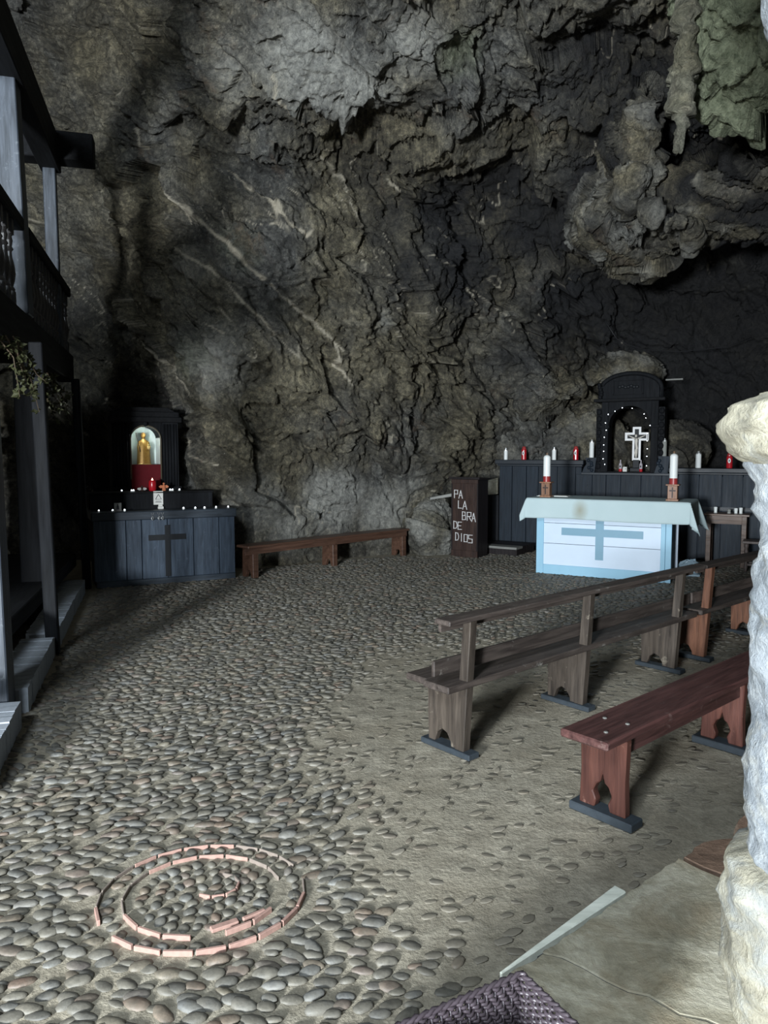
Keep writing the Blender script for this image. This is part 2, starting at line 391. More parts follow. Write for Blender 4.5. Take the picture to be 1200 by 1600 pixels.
# ================================================================== SETTING
# ---- cave rock: control points of the cave's inner face, floor to roof, left to right
CTRL = [
    [(-6.4,5.6,-0.3),(-6.8,8.6,-0.3),(-5.9,11.2,-0.3),(-5,11.3,-0.3),(-4.2,11.2,-0.3),(-3.2,10.8,-0.3),(-2.4,10.5,-0.3),(-1.5,10.9,-0.3),(-0.6,11.6,-0.3),(0.4,12.3,-0.3),(1.7,13.4,-0.3),(3,14.4,-0.3),(4.3,14.3,-0.3),(5.4,13.8,-0.3),(6.2,13.1,-0.3),(6.7,11.9,-0.3),(6.6,9.4,-0.3),(6.4,6,-0.3),(5.3,3,-0.3)],
    [(-6.4,5.6,0.7),(-6.8,8.6,0.2),(-5.9,11.2,-0.2),(-5,11.3,-0.2),(-4.1,11.2,-0.2),(-3.2,10.8,-0.2),(-2.4,10.5,-0.1),(-1.5,10.9,-0.2),(-0.6,11.6,-0.3),(0.4,12.3,-0.4),(1.6,13.4,-0.6),(3,14.4,-0.8),(4.3,14.3,-0.8),(5.3,13.8,-0.7),(6.2,13.1,-0.6),(6.7,11.9,-0.3),(6.6,9.4,0.1),(6.3,6,0.6),(5.3,3,1.1)],
    [(-6.3,5.6,1.2),(-6.8,8.6,1),(-5.9,11.2,0.8),(-5,11.4,0.7),(-4.1,11.3,0.8),(-3.2,10.8,0.8),(-2.4,10.4,0.8),(-1.5,10.8,0.8),(-0.6,11.5,0.7),(0.4,12.1,0.7),(1.6,13.2,0.6),(3,14.2,0.5),(4.2,14.2,0.5),(5.3,13.7,0.6),(6.1,13,0.6),(6.6,11.9,0.7),(6.6,9.4,0.9),(6.3,6,1.2),(5.2,3,1.4)],
    [(-6.3,5.6,1.7),(-6.7,8.6,1.7),(-5.8,11.2,1.7),(-4.9,11.4,1.7),(-4.2,11.5,1.7),(-3.2,10.9,1.7),(-2.3,10.3,1.7),(-1.5,10.6,1.7),(-0.6,11.2,1.7),(0.4,11.8,1.7),(1.6,12.8,1.7),(2.9,13.7,1.7),(4.1,13.9,1.8),(5.2,13.6,1.7),(6.1,13,1.7),(6.6,11.9,1.7),(6.5,9.4,1.7),(6.2,6,1.7),(5.2,3,1.7)],
    [(-6.3,5.6,2.2),(-6.7,8.6,2.5),(-5.8,11.2,2.7),(-4.9,11.3,2.7),(-4.1,11.3,2.7),(-3.1,10.6,2.6),(-2.2,10,2.6),(-1.4,10.3,2.6),(-0.6,10.8,2.6),(0.4,11.4,2.7),(1.5,12.3,2.8),(2.7,13.1,2.9),(4,13.6,2.9),(5.1,13.4,2.9),(6,12.9,2.8),(6.5,11.8,2.7),(6.5,9.4,2.5),(6.2,6,2.2),(5.2,3,1.9)],
    [(-6.2,5.6,2.6),(-6.6,8.6,3.2),(-5.7,11.2,3.6),(-4.8,11.2,3.6),(-4,11,3.6),(-3,10.3,3.5),(-2.2,9.9,3.4),(-1.4,10.1,3.4),(-0.5,10.5,3.5),(0.4,11.1,3.6),(1.4,11.9,3.8),(2.6,12.5,3.9),(3.8,13,4),(4.9,13,4),(5.8,12.6,3.9),(6.4,11.7,3.7),(6.4,9.3,3.3),(6.2,6,2.7),(5.1,3,2.2)],
    [(-6.2,5.6,3.1),(-6.5,8.5,3.9),(-5.7,11.1,4.5),(-4.7,11.1,4.5),(-3.9,10.8,4.5),(-2.9,10.1,4.3),(-2.2,9.8,4.2),(-1.3,9.9,4.2),(-0.5,10.3,4.3),(0.4,10.9,4.5),(1.4,11.6,4.7),(2.4,11.9,4.8),(3.5,12.1,4.8),(4.6,12.3,4.9),(5.6,12.2,4.8),(6.2,11.4,4.6),(6.2,9.2,4),(6.1,6,3.2),(5.1,3,2.4)],
    [(-6,5.5,3.5),(-6.4,8.4,4.5),(-5.6,11,5.4),(-4.6,11,5.4),(-3.8,10.6,5.3),(-2.9,10.1,5.1),(-2.2,9.9,5),(-1.4,10,5.1),(-0.5,10.3,5.2),(0.4,10.7,5.3),(1.3,11.1,5.5),(2.2,11.1,5.5),(3.1,11,5.4),(4.2,11.3,5.5),(5.2,11.4,5.6),(5.8,10.8,5.3),(6.1,9,4.7),(5.9,5.8,3.6),(5.1,3,2.7)],
    [(-5.9,5.4,3.8),(-6.3,8.3,5),(-5.4,10.8,6),(-4.5,10.8,6),(-3.7,10.4,5.8),(-2.9,10,5.7),(-2.1,9.8,5.6),(-1.3,9.8,5.6),(-0.5,10,5.7),(0.3,10.1,5.7),(1.2,10.2,5.7),(2.1,10.3,5.8),(2.9,10.3,5.8),(3.9,10.5,5.8),(4.8,10.6,5.9),(5.4,10,5.7),(5.8,8.6,5.1),(5.7,5.7,3.9),(4.9,2.9,2.8)],
    [(-5.8,5.3,4),(-6.1,8.1,5.3),(-5.3,10.5,6.4),(-4.4,10.5,6.4),(-3.5,10.1,6.2),(-2.7,9.6,6),(-2,9.2,5.8),(-1.2,9,5.7),(-0.5,8.9,5.6),(0.3,9,5.7),(1.1,9.3,5.8),(1.9,9.6,6),(2.7,9.6,6),(3.6,9.7,6),(4.4,9.8,6),(5,9.3,5.8),(5.4,8.1,5.3),(5.6,5.6,4.2),(4.8,2.9,3)],
    [(-5.6,5.2,4.3),(-5.9,7.9,5.8),(-5.1,10.2,7),(-4.2,10.2,7),(-3.4,9.8,6.8),(-2.6,9.3,6.5),(-1.9,8.8,6.2),(-1.1,8.5,6.1),(-0.4,8.4,6),(0.3,8.5,6.1),(1,8.7,6.2),(1.8,8.9,6.3),(2.5,8.9,6.3),(3.2,8.9,6.3),(4,9,6.3),(4.6,8.6,6.1),(5,7.6,5.6),(5.4,5.4,4.5),(4.7,2.8,3.1)],
    [(-5.5,5.1,4.6),(-5.7,7.7,6.1),(-5,10,7.5),(-4.1,10,7.5),(-3.3,9.5,7.2),(-2.5,9,6.9),(-1.8,8.5,6.6),(-1.1,8.1,6.4),(-0.4,8,6.3),(0.3,8.1,6.4),(0.9,8.2,6.4),(1.6,8.3,6.5),(2.3,8.2,6.4),(3,8.1,6.4),(3.6,8.1,6.4),(4.1,7.8,6.2),(4.6,7,5.7),(5.1,5.1,4.6),(4.6,2.8,3.3)],
    [(-5.2,4.9,5),(-5.4,7.3,6.6),(-4.6,9.4,8),(-3.9,9.4,8),(-3.1,9,7.7),(-2.3,8.4,7.3),(-1.7,7.9,7),(-1,7.5,6.7),(-0.4,7.4,6.7),(0.2,7.4,6.7),(0.8,7.4,6.7),(1.5,7.4,6.7),(2,7.3,6.6),(2.6,7.1,6.5),(3.1,7,6.4),(3.6,6.8,6.2),(4.1,6.2,5.8),(4.6,4.7,4.8),(4.4,2.7,3.5)],
    [(-4.7,4.5,5.5),(-4.7,6.4,7.1),(-3.9,8,8.5),(-3.2,8,8.5),(-2.6,7.6,8.1),(-1.9,7.1,7.7),(-1.4,6.7,7.4),(-0.8,6.5,7.2),(-0.3,6.4,7.1),(0.2,6.3,7),(0.7,6.3,7),(1.2,6.3,7),(1.7,6.2,6.9),(2.1,6,6.8),(2.5,5.8,6.6),(2.9,5.6,6.4),(3.4,5.2,6.1),(4,4.1,5.1),(4,2.5,3.8)],
    [(-3.7,3.6,5.9),(-3.4,4.8,7.3),(-2.6,5.6,8.3),(-2.2,5.6,8.3),(-1.8,5.5,8.1),(-1.4,5.3,7.9),(-1,5.1,7.7),(-0.6,5,7.5),(-0.2,5,7.5),(0.2,5,7.5),(0.6,5,7.5),(0.9,5,7.5),(1.3,4.9,7.4),(1.7,4.8,7.3),(2,4.7,7.2),(2.3,4.5,7),(2.6,4.2,6.6),(3.2,3.4,5.7),(3.5,2.2,4.2)],
    [(-2.3,2.4,6.4),(-1.9,2.9,7.4),(-1.4,3.3,8.2),(-1.2,3.3,8.2),(-1,3.3,8.2),(-0.8,3.2,8),(-0.6,3.2,8),(-0.4,3.2,8),(-0.1,3.2,8),(0.1,3.2,8),(0.3,3.2,8),(0.6,3.2,8),(0.8,3.1,7.8),(1,3,7.6),(1.2,3,7.6),(1.4,2.9,7.4),(1.6,2.7,7),(2,2.3,6.2),(2.5,1.7,5)],
]
CTRL.append([(-7.2 + 13.8 * i / 18, 0.6, 7.6 - 0.12 * abs(i - 9)) for i in range(19)])
CTRL.append([(-7.2 + 13.8 * i / 18, -2.2, 7.4 - 0.12 * abs(i - 9)) for i in range(19)])
CT = np.array(CTRL, dtype=float)

def cr(C, t):
    """Catmull-Rom along axis 0 at parameters t"""
    n = len(C); i = np.clip(np.floor(t).astype(int), 0, n - 2); f = (t - i)[:, None, None]
    a = C[np.clip(i - 1, 0, n - 1)]; b = C[i]; c = C[i + 1]; d = C[np.clip(i + 2, 0, n - 1)]
    return 0.5 * (2 * b + (c - a) * f + (2 * a - 5 * b + 4 * c - d) * f * f + (3 * b - a - 3 * c + d) * f ** 3)
def params(counts):
    out = [i + np.arange(k) / k for i, k in enumerate(counts)]
    return np.concatenate(out + [[len(counts)]])
tu = params([10, 14, 44, 44, 44, 44, 46, 46, 46, 46, 46, 46, 46, 46, 46, 16, 10, 8])
tv = params([6, 30, 42, 42, 42, 42, 42, 36, 34, 42, 40, 24, 14, 10, 10, 6, 4])
G = cr(CT, tv)
G = np.transpose(cr(np.transpose(G, (1, 0, 2)), tu), (1, 0, 2))
nv, nu = G.shape[:2]
du = np.gradient(G, axis=1); dv = np.gradient(G, axis=0)
N = np.cross(du, dv); N /= np.linalg.norm(N, axis=2)[:, :, None] + 1e-9
P = G.reshape(-1, 3); N = N.reshape(-1, 3)
flip = np.einsum('ij,ij->i', N, np.array([0.3, 3.0, 2.2]) - P) < 0
N[flip] *= -1

def strata(P):
    # bedding dips down to the right
    a = R(-42); c, s = math.cos(a), math.sin(a)
    Q = P.copy()
    x = P[:, 0] * c + P[:, 2] * s; z = -P[:, 0] * s + P[:, 2] * c
    Q[:, 0] = x * 0.55; Q[:, 2] = z * 1.25
    return Q
def worley(P, seed):
    """nearest feature point of a jittered grid: returns offset to it and a random vector for its block"""
    I = np.floor(P).astype(np.int64)
    best = np.full(len(P), 1e9); sec = np.full(len(P), 1e9); off = np.zeros_like(P); hid = np.zeros(len(P), dtype=np.int64)
    for dx in (-1, 0, 1):
        for dy in (-1, 0, 1):
            for dz in (-1, 0, 1):
                J = I + (dx, dy, dz)
                h = _perm[_perm[_perm[(J[:, 0] + seed) & 255] + (J[:, 1] & 255)] + (J[:, 2] & 255)]
                f = J + 0.5 + 0.42 * _g[h] * 1.2
                d = P - f; r = np.einsum('ij,ij->i', d, d)
                m = r < best
                sec = np.where(m, best, np.minimum(sec, r))
                best = np.where(m, r, best); off[m] = d[m]; hid[m] = h[m]
    return off, hid, np.sqrt(sec) - np.sqrt(best)
def blocks(P, seed, tilt, jump):
    off, h, edge = worley(P, seed)
    n = _g[(h * 7 + 13) & 255]
    return tilt * np.einsum('ij,ij->i', off, n) + jump * _g[(h * 3 + 5) & 255][:, 0], edge
def rock_relief(P, amp=1.0):
    Q = strata(P)
    w = np.stack([perlin(P * 1.1 + 11), perlin(P * 1.1 + 37), perlin(P * 1.1 + 71)], 1) * 0.30
    w += np.stack([perlin(P * 4 + 11), perlin(P * 4 + 37), perlin(P * 4 + 71)], 1) * 0.035
    Q = Q + w
    d = 0.24 * perlin(P * 0.6 + 3) + 0.10 * perlin(Q * 1.4 + 9)
    b1, e1 = blocks(Q * 0.95, 3, .34, .10)
    b2, e2 = blocks(Q * 2.6, 17, .15, .045)
    b3, e3 = blocks(Q * 6.5 + w * 2.5, 29, .060, .020)
    d += b1 + b2 + b3
    d -= 0.03 * np.exp(-(e1 / .03) ** 2) + 0.010 * np.exp(-(e2 / .05) ** 2)
    rg = 0.55 + 0.75 * sstep(-.25, .35, perlin(P * 0.8 + 31))
    d += rg * (0.050 * perlin(P * 3.6 + 5) + 0.038 * perlin(P * 7.5 + 41) + 0.028 * perlin(P * 14 + 15) + 0.022 * perlin(P * 27 + 2) + 0.013 * perlin(P * 50 + 8))
    return d * amp

VEINS = [  # calcite veins, as lines on the rock: (width, points)
 (.020, [(-2.8,10.07,5.0),(-2.53,9.98,4.76),(-2.08,9.83,4.37),(-1.76,9.87,4.1),(-1.56,9.94,3.93)]),
 (.013, [(-1.45,9.98,3.84),(-1.13,10.19,3.58),(-.8,10.42,3.36),(-.55,10.64,3.11)]),
 (.015, [(-1.64,9.96,5.07),(-1.43,9.96,4.82),(-1.23,10.0,4.6),(-1.02,10.08,4.51)]),
 (.013, [(-2.67,10.01,4.34),(-2.54,9.96,4.18),(-2.17,9.83,4.01),(-1.94,9.91,3.74),(-1.71,10.0,3.51),(-1.51,10.1,3.31)]),
 (.010, [(-2.66,10.08,3.81),(-2.38,9.96,3.71),(-2.12,9.91,3.49),(-1.96,9.97,3.33)]),
 (.013, [(-3.49,10.72,3.32),(-3.16,10.54,3.07),(-2.77,10.38,2.61),(-2.52,10.26,2.38)]),
 (.013, [(-.95,9.5,5.64),(-.84,9.96,5.55),(-.6,10.19,5.31),(-.35,10.39,4.96),(-.27,10.45,4.8)]),
 (.013, [(-.9,10.14,4.19),(-.74,10.28,3.99)]),
 (.012, [(-3.12,10.71,2.28),(-2.89,10.61,2.04),(-2.65,10.53,1.63),(-2.29,10.34,1.5)]),
 (.016, [(-.63,10.58,3.17),(-.6,10.72,2.82),(-.47,10.86,2.66)]),
 (.010, [(-2.0,10.27,2.12),(-2.06,10.33,1.9)]),
 (.012, [(-2.03,9.86,5.31),(-1.84,9.91,5.17),(-1.64,9.96,5.07)]),
 (.010, [(-2.69,10.15,3.46),(-2.3,9.96,3.33),(-2.13,9.94,3.24)]),
 (.012, [(-2.99,10.15,5.21),(-2.8,10.07,5.0),(-2.67,10.02,4.72)]),
 (.012, [(-1.24,8.75,5.92),(-1.15,8.88,5.77),(-1.13,9.02,5.68)]),
 (.012, [(-.58,8.7,5.83),(-.55,8.86,5.69)]),
 (.010, [(-3.14,10.0,5.89),(-3.1,10.12,5.7)]),
 (.010, [(-.16,9.67,5.67),(-.09,10.21,5.53),(.22,10.64,5.3)]),
 (.010, [(-4.63,11.4,1.97),(-4.46,11.45,1.83)]),
 (.010, [(-4.51,11.36,2.31),(-4.15,11.34,2.51)]),
 (.012, [(1.35,11.71,4.22),(1.47,11.87,3.95)]),
]
SOOT_SHADE = [  # soot plus shade painted in hollows, under ledge and gallery: (centre, radius, strength)
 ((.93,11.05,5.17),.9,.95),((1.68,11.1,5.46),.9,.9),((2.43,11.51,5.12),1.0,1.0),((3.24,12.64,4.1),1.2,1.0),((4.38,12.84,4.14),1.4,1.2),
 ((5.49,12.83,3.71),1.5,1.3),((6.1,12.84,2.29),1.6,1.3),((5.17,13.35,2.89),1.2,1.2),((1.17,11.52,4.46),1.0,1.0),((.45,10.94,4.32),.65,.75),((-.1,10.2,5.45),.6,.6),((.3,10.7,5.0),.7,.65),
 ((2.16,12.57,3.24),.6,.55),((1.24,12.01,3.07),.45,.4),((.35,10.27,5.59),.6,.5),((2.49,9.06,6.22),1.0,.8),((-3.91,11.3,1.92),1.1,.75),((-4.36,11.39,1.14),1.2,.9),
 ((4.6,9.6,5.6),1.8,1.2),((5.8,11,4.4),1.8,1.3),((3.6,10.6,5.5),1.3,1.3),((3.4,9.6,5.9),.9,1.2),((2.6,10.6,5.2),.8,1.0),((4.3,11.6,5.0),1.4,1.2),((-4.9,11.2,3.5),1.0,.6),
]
PALE_LIT = [((-.79,11.3,.94),.55,1.1),((0,11.86,.7),.5,1.0),((-1.85,10.62,.89),.6,.7),((.42,11.98,1.11),.4,.7),((-2.22,9.96,2.91),.6,.7),
        ((-.86,8.57,5.97),.6,1.0),((-.29,8.81,5.74),.5,.95),((.28,8.4,6.15),.5,.7),((-1.7,8.9,6.1),.4,.6),((-1.4,10.9,.5),.5,.7),((-2.4,10,4.1),.4,.6),((0,10.86,3.57),.25,.6)]  # high ones near the roof paint the daylight patch into the rock
LICH = [((-2.63,10.22,2.94),.5,.35),((-1.9,9.9,4.3),.6,.3),((.86,8.66,6.15),.4,.5)]

def stains(P, veins=True, extra=None):
    n = len(P); out = np.zeros((n, 4))
    if veins:
        Pw = P + np.stack([perlin(P * 4 + 7), perlin(P * 4 + 77), perlin(P * 4 + 27)], 1) * 0.05 + np.stack([perlin(P * 17 + 7), perlin(P * 17 + 77), perlin(P * 17 + 27)], 1) * 0.014
        for w, pts in VEINS:
            pts = np.array(pts)
            lo = pts.min(0) - 0.6; hi = pts.max(0) + 0.6
            idx = np.where(np.all((Pw > lo) & (Pw < hi), axis=1))[0]
            q = Pw[idx]; q = q * np.array([1, .25, 1])
            best = np.full(len(idx), 9.0)
            pp = pts * np.array([1, .25, 1])
            for a, b in zip(pp[:-1], pp[1:]):
                ab = b - a; t = np.clip(((q - a) @ ab) / (ab @ ab), 0, 1)
                best = np.minimum(best, np.linalg.norm(q - a - t[:, None] * ab, axis=1))
            wv = 1.35 * w * (0.9 + 0.5 * perlin(q * 3))
            out[idx, 0] = np.maximum(out[idx, 0], 1 - sstep(wv * 0.6, wv * 1.7, best))
        Q = strata(P) * np.array([1.0, 1.0, 1.9])
        f = np.abs(perlin(Q * 1.5 + 19)); mk = sstep(0.10, 0.35, perlin(P * 0.9 + 44))
        out[:, 0] = np.maximum(out[:, 0], (1 - sstep(0.004, 0.016, f)) * mk * 0.75)
    for k, L in ((1, SOOT_SHADE), (3, PALE_LIT), (2, LICH)):
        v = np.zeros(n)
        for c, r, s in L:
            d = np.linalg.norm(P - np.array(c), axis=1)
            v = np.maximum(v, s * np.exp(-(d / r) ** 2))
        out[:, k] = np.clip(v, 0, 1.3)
    if extra is not None: extra(P, out)
    return out

amp = 0.35 + 0.65 * sstep(0.6, 2.2, P[:, 2])
PD = P + N * (rock_relief(P) * amp)[:, None]
ii = np.arange((nv - 1) * (nu - 1)); r0 = ii // (nu - 1); c0 = ii % (nu - 1)
quads = np.stack([r0 * nu + c0, r0 * nu + c0 + 1, (r0 + 1) * nu + c0 + 1, (r0 + 1) * nu + c0], 1)
me = np_mesh('wall_back', PD, quads, M['rock'])
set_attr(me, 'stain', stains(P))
wall_back = link_mesh('wall_back', me)
tag(wall_back, 'rough brown-grey cave rock face with pale calcite veins and black soot', kind='structure')

def rock_blob(name, c, rad, seed, parent, rot=0.0, amp=0.6, nu_=190, nv_=130, base=None, mat=None, tilt=0.0, shape=None):
    th = np.linspace(0, 2 * math.pi, nu_, endpoint=False); ph = np.linspace(-math.pi / 2 + .02, math.pi / 2 - .02, nv_)
    T, H_ = np.meshgrid(th, ph)
    U = np.stack([np.cos(H_) * np.cos(T), np.cos(H_) * np.sin(T), np.sin(H_)], 2).reshape(-1, 3)
    V = U * np.array(rad)
    if shape is not None: V = shape(V)
    M3 = np.array(Matrix.Rotation(tilt, 3, 'Y') @ Matrix.Rotation(rot, 3, 'Z'))
    V = V @ M3.T + np.array(c)
    nrm = (U / np.array(rad)) @ M3.T; nrm /= np.linalg.norm(nrm, axis=1)[:, None]
    V = V + nrm * rock_relief(V + seed * 13.7, amp)[:, None]
    i = np.arange((nv_ - 1) * nu_); r = i // nu_; k = i % nu_; k2 = (k + 1) % nu_
    q = np.stack([r * nu_ + k, r * nu_ + k2, (r + 1) * nu_ + k2, (r + 1) * nu_ + k], 1)
    m = np_mesh(name, V, q, mat or M['rock'])
    st = np.zeros((len(V), 4))
    if base:
        st[:] = base
        st[:, 1] *= np.clip(1 + 2.6 * perlin(V * 2.1 + seed), 0, 3.5)
        st[:, 3] *= np.clip(1 + 1.6 * perlin(V * 2.7 + seed + 9), 0, 3)
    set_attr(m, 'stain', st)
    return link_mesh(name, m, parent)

# hanging and fallen rock masses that stand proud of the face
def tongue(V):
    V = V.copy()
    low = np.clip(-V[:, 2], 0, None)
    V[:, 0] -= 0.15 * low
    V[:, 0] *= 1 - 0.35 * np.clip(low, 0, 1)
    return V
def lich_tag(o, s): tag(o, s)
o = rock_blob('hanging_rock', (3.12, 6.4, 5.60), (.80, .85, 1.05), 1, wall_back, amp=1.0, base=(0, .0, .9, .1))
lich_tag(o, 'green lichen-covered rock hanging from the roof')
o = rock_blob('hanging_rock', (2.47, 6.35, 4.85), (.06, .12, .72), 2, wall_back, amp=.35, base=(.05, .1, .3, .3))
o = rock_blob('hanging_rock', (3.08, 9.75, 5.62), (.30, 1.2, .46), 3, wall_back, amp=.85, base=(0, .45, 0, .35))
o = rock_blob('hanging_rock', (3.02, 10.3, 4.92), (.34, 1.3, .36), 24, wall_back, amp=.8, base=(0, .30, .1, .4))
o = rock_blob('hanging_rock', (3.42, 10.0, 4.42), (.50, 1.1, .13), 5, wall_back, amp=.7, base=(0, .3, .05, .35), tilt=.22)
o = rock_blob('hanging_rock', (4.35, 9.2, 4.66), (.72, 1.4, .22), 6, wall_back, amp=.9, base=(0, .50, .1, .3), tilt=.3)
o = rock_blob('hanging_rock', (4.2, 7.2, 6.0), (1.0, 1.1, .9), 7, wall_back, amp=1.0, base=(0, 1, 0, 0))
o = rock_blob('boulder', (.70, 12.22, .30), (.40, .40, .56), 8, wall_back, amp=.45, base=(0, 0, .2, .55))
o = rock_blob('boulder', (2.92, 13.0, 2.68), (.60, .5, .38), 9, wall_back, amp=.8, base=(0, .12, .1, .25))
o = rock_blob('boulder', (4.25, 13.1, 3.05), (.62, .5, .42), 10, wall_back, amp=.6, base=(0, .2, .1, .35))
o = rock_blob('boulder', (4.95, 12.55, 1.62), (.42, .4, .40), 11, wall_back, amp=.7, base=(0, .35, 0, .2))
o = rock_blob('boulder', (2.35, 13.55, 1.75), (.65, .5, .75), 12, wall_back, amp=.8, base=(0, .1, .15, .3))
o = rock_blob('boulder', (3.6, 13.3, 1.6), (.8, .6, .8), 14, wall_back, amp=.8, base=(0, .2, .1, .25))

# ---- floor
def mortar_mat():
    n = NT('earthen_mortar'); o = n.n('ShaderNodeNewGeometry').outputs['Position']
    big = n.noise(o, 1.1, 5, 0.65); mid = n.noise(o, 7, 6, 0.7); fin = n.noise(o, 55, 5, 0.7)
    c = n.ramp(mid, [(0.3, (0.19, 0.170, 0.130)), (0.7, (0.40, 0.365, 0.29))])
    c = n.mix(n.ramp(big, [(0.40, (0, 0, 0)), (0.66, (0.7, 0.7, 0.7))]), c, (0.27, 0.235, 0.175))
    c = n.mix(0.6, c, n.ramp(fin, [(0.3, (0.55, 0.55, 0.55)), (0.7, (1.25, 1.25, 1.25))]), 'MULTIPLY')
    sp = n.ramp(n.noise(o, 95, 2, 0.5), [(0.70, (0, 0, 0)), (0.75, (1, 1, 1))])
    c = n.mix(n.math('MULTIPLY', sp, 0.35), c, (0.46, 0.45, 0.40))
    n.color(c); n.rough(0.75, 0.3)
    n.bump(n.math('ADD', n.math('MULTIPLY', mid, 1.0), n.math('MULTIPLY', fin, 0.35)), 0.7, 0.02)
    return n.m
def cobble_mat(name, use_attr):
    n = NT(name); o = n.n('ShaderNodeNewGeometry').outputs['Position']
    rnd = n.n('ShaderNodeAttribute', attribute_name='tone').outputs['Fac'] if use_attr else n.n('ShaderNodeObjectInfo').outputs['Random']
    c = n.ramp(rnd, [(0.0, (0.055, 0.056, 0.054)), (0.2, (0.085, 0.083, 0.074)), (0.45, (0.125, 0.118, 0.10)), (0.62, (0.105, 0.110, 0.112)),
                     (0.78, (0.145, 0.130, 0.10)), (0.88, (0.135, 0.090, 0.070)), (0.94, (0.155, 0.162, 0.162)), (1.0, (0.125, 0.088, 0.068))])
    f = n.noise(o, 42, 5, 0.7)
    c = n.mix(0.8, c, n.ramp(f, [(0.3, (0.35, 0.35, 0.35)), (0.7, (1.45, 1.42, 1.35))]), 'MULTIPLY')
    # dust of the mortar lying on the stones
    du_ = n.ramp(n.noise(o, 12, 5, 0.7), [(0.35, (0.1, 0.1, 0.1)), (0.65, (0.6, 0.6, 0.6))])
    c = n.mix(du_, c, (0.145, 0.132, 0.105))
    if use_attr:
        c = n.mix(n.n('ShaderNodeAttribute', attribute_name='buried').outputs['Fac'], c, (0.215, 0.192, 0.15))
    n.color(c); n.rough(n.math('ADD', n.math('MULTIPLY', f, 0.3), 0.42), 0.4)
    n.bump(f, 0.35, 0.005)
    return n.m
M['mortar_floor'] = mortar_mat()
M['cobble'] = cobble_mat('river_cobble', False)
M['cobble_field'] = cobble_mat('river_cobble_field', True)

fx = np.concatenate([np.linspace(-9, -5, 5)[:-1], np.linspace(-5, 5, 200), np.linspace(5, 9, 5)[1:]])
fy = np.concatenate([np.linspace(-9, 1.5, 6)[:-1], np.linspace(1.5, 9, 200), np.linspace(9, 16, 40)[1:]])
X_, Y_ = np.meshgrid(fx, fy)
FP = np.stack([X_.ravel(), Y_.ravel(), np.zeros(X_.size)], 1)
FP[:, 2] = 0.006 * perlin(FP * 1.7) + 0.004 * perlin(FP * 6) - 0.006
nx = len(fx); ny = len(fy)
i = np.arange((nx - 1) * (ny - 1)); r = i // (nx - 1); k = i % (nx - 1)
floor = link_mesh('floor', np_mesh('floor', FP, np.stack([r * nx + k, r * nx + k + 1, (r + 1) * nx + k + 1, (r + 1) * nx + k], 1), M['mortar_floor']))
tag(floor, 'cobbled cave floor of river pebbles set in earthen mortar', kind='structure')

# cobbles: x, y, half length, half width, height, angle, tone
rng = np.random.RandomState(3)
RC = (-0.68, 2.64); RA, RB = 0.38, 0.335
def worn(x, y):
    # a trodden strip where the mortar has swallowed the stones
    edge = np.interp(y, [1.5, 2.2, 2.6, 3.2, 4.0, 5.0, 6.5, 9], [.30, .22, .05, -.10, -.32, -.30, .1, .6])
    w = sstep(-0.25, 0.25, x - edge + 0.25 * perlin(np.stack([x * 1.6, y * 1.6, x * 0], 1)))
    return w * (1 - sstep(5.2, 7.0, y))
rowsl = []
y = 1.75
while y < 13.2:
    pitch_y = 0.047 if y < 6 else 0.055
    xs = np.arange(-0.62 * y - 0.3, 0.60 * y + 0.4, 0.077)
    xs = xs + rng.uniform(-.02, .02, len(xs)) + rng.uniform(0, .08)
    ys = y + rng.uniform(-.018, .018, len(xs))
    rowsl.append(np.stack([xs, ys], 1))
    y += pitch_y
C0 = np.concatenate(rowsl)
e = np.hypot((C0[:, 0] - RC[0]) / RA, (C0[:, 1] - RC[1]) / RB)
C0 = C0[e > 1.09]
# smaller stones laid round inside the tile rings
ins = []
for rr in (.06, .115, .17, .225):
    for a in np.arange(0, 2 * math.pi, .052 / rr):
        ins.append((RC[0] + rr * math.cos(a) + rng.uniform(-.008, .008), RC[1] + rr * .885 * math.sin(a) + rng.uniform(-.008, .008)))
for a in np.arange(0, 2 * math.pi, .06 / .345):
    ins.append((RC[0] + .345 * math.cos(a), RC[1] + .305 * math.sin(a)))
ins = np.array(ins); nin = len(ins)
C0 = np.concatenate([C0, ins])
# keep off the sill, the furniture feet and the rock
n = len(C0)
small = np.zeros(n, bool); small[-nin:] = True
keep = np.ones(n, bool)
keep &= C0[:, 0] > -3.55 - .278 * (C0[:, 1] - 8.95) + .05
keep &= ~((C0[:, 1] > 9.0 + .49 * (C0[:, 0] + 3.5)) & (C0[:, 0] < -1.9))
keep &= C0[:, 1] < np.interp(C0[:, 0], [-4, -2, -.6, .4, .9, 1.6, 3, 6], [8.9, 10.3, 11.3, 11.8, 11.5, 12.6, 12.0, 10.6])
keep &= ~((C0[:, 1] < 1.80 + .81 * (C0[:, 0] - .33)) & (C0[:, 0] > -.1))
wn = worn(C0[:, 0], C0[:, 1])
keep &= ~((rng.rand(n) < wn * 0.72) & ~small)
keep &= rng.rand(n) > 0.04
C0 = C0[keep]; small = small[keep]; wn = wn[keep]; n = len(C0)
L = rng.uniform(.027, .050, n); Wd = np.minimum(L * rng.uniform(.46, .72, n), .026)
L[small] = rng.uniform(.021, .029, small.sum()); Wd[small] = L[small] * rng.uniform(.7, .95, small.sum())
nf = perlin(np.stack([C0[:, 0] * .7, C0[:, 1] * .7, C0[:, 0] * 0 + 4], 1))
ang = R(14) + nf * 0.9 + rng.normal(0, .28, n)
ang[small] = rng.uniform(0, 3.1, small.sum())
Hh = Wd * rng.uniform(.34, .64, n)
sink = wn * rng.uniform(.80, 1.0, n)
sink = np.where(small, 0, sink)
Hh = Hh * (1 - .88 * sink); L = L * (1 - .25 * sink); Wd = Wd * (1 - .3 * sink)
tone = rng.rand(n)
near = np.argsort(C0[:, 1])
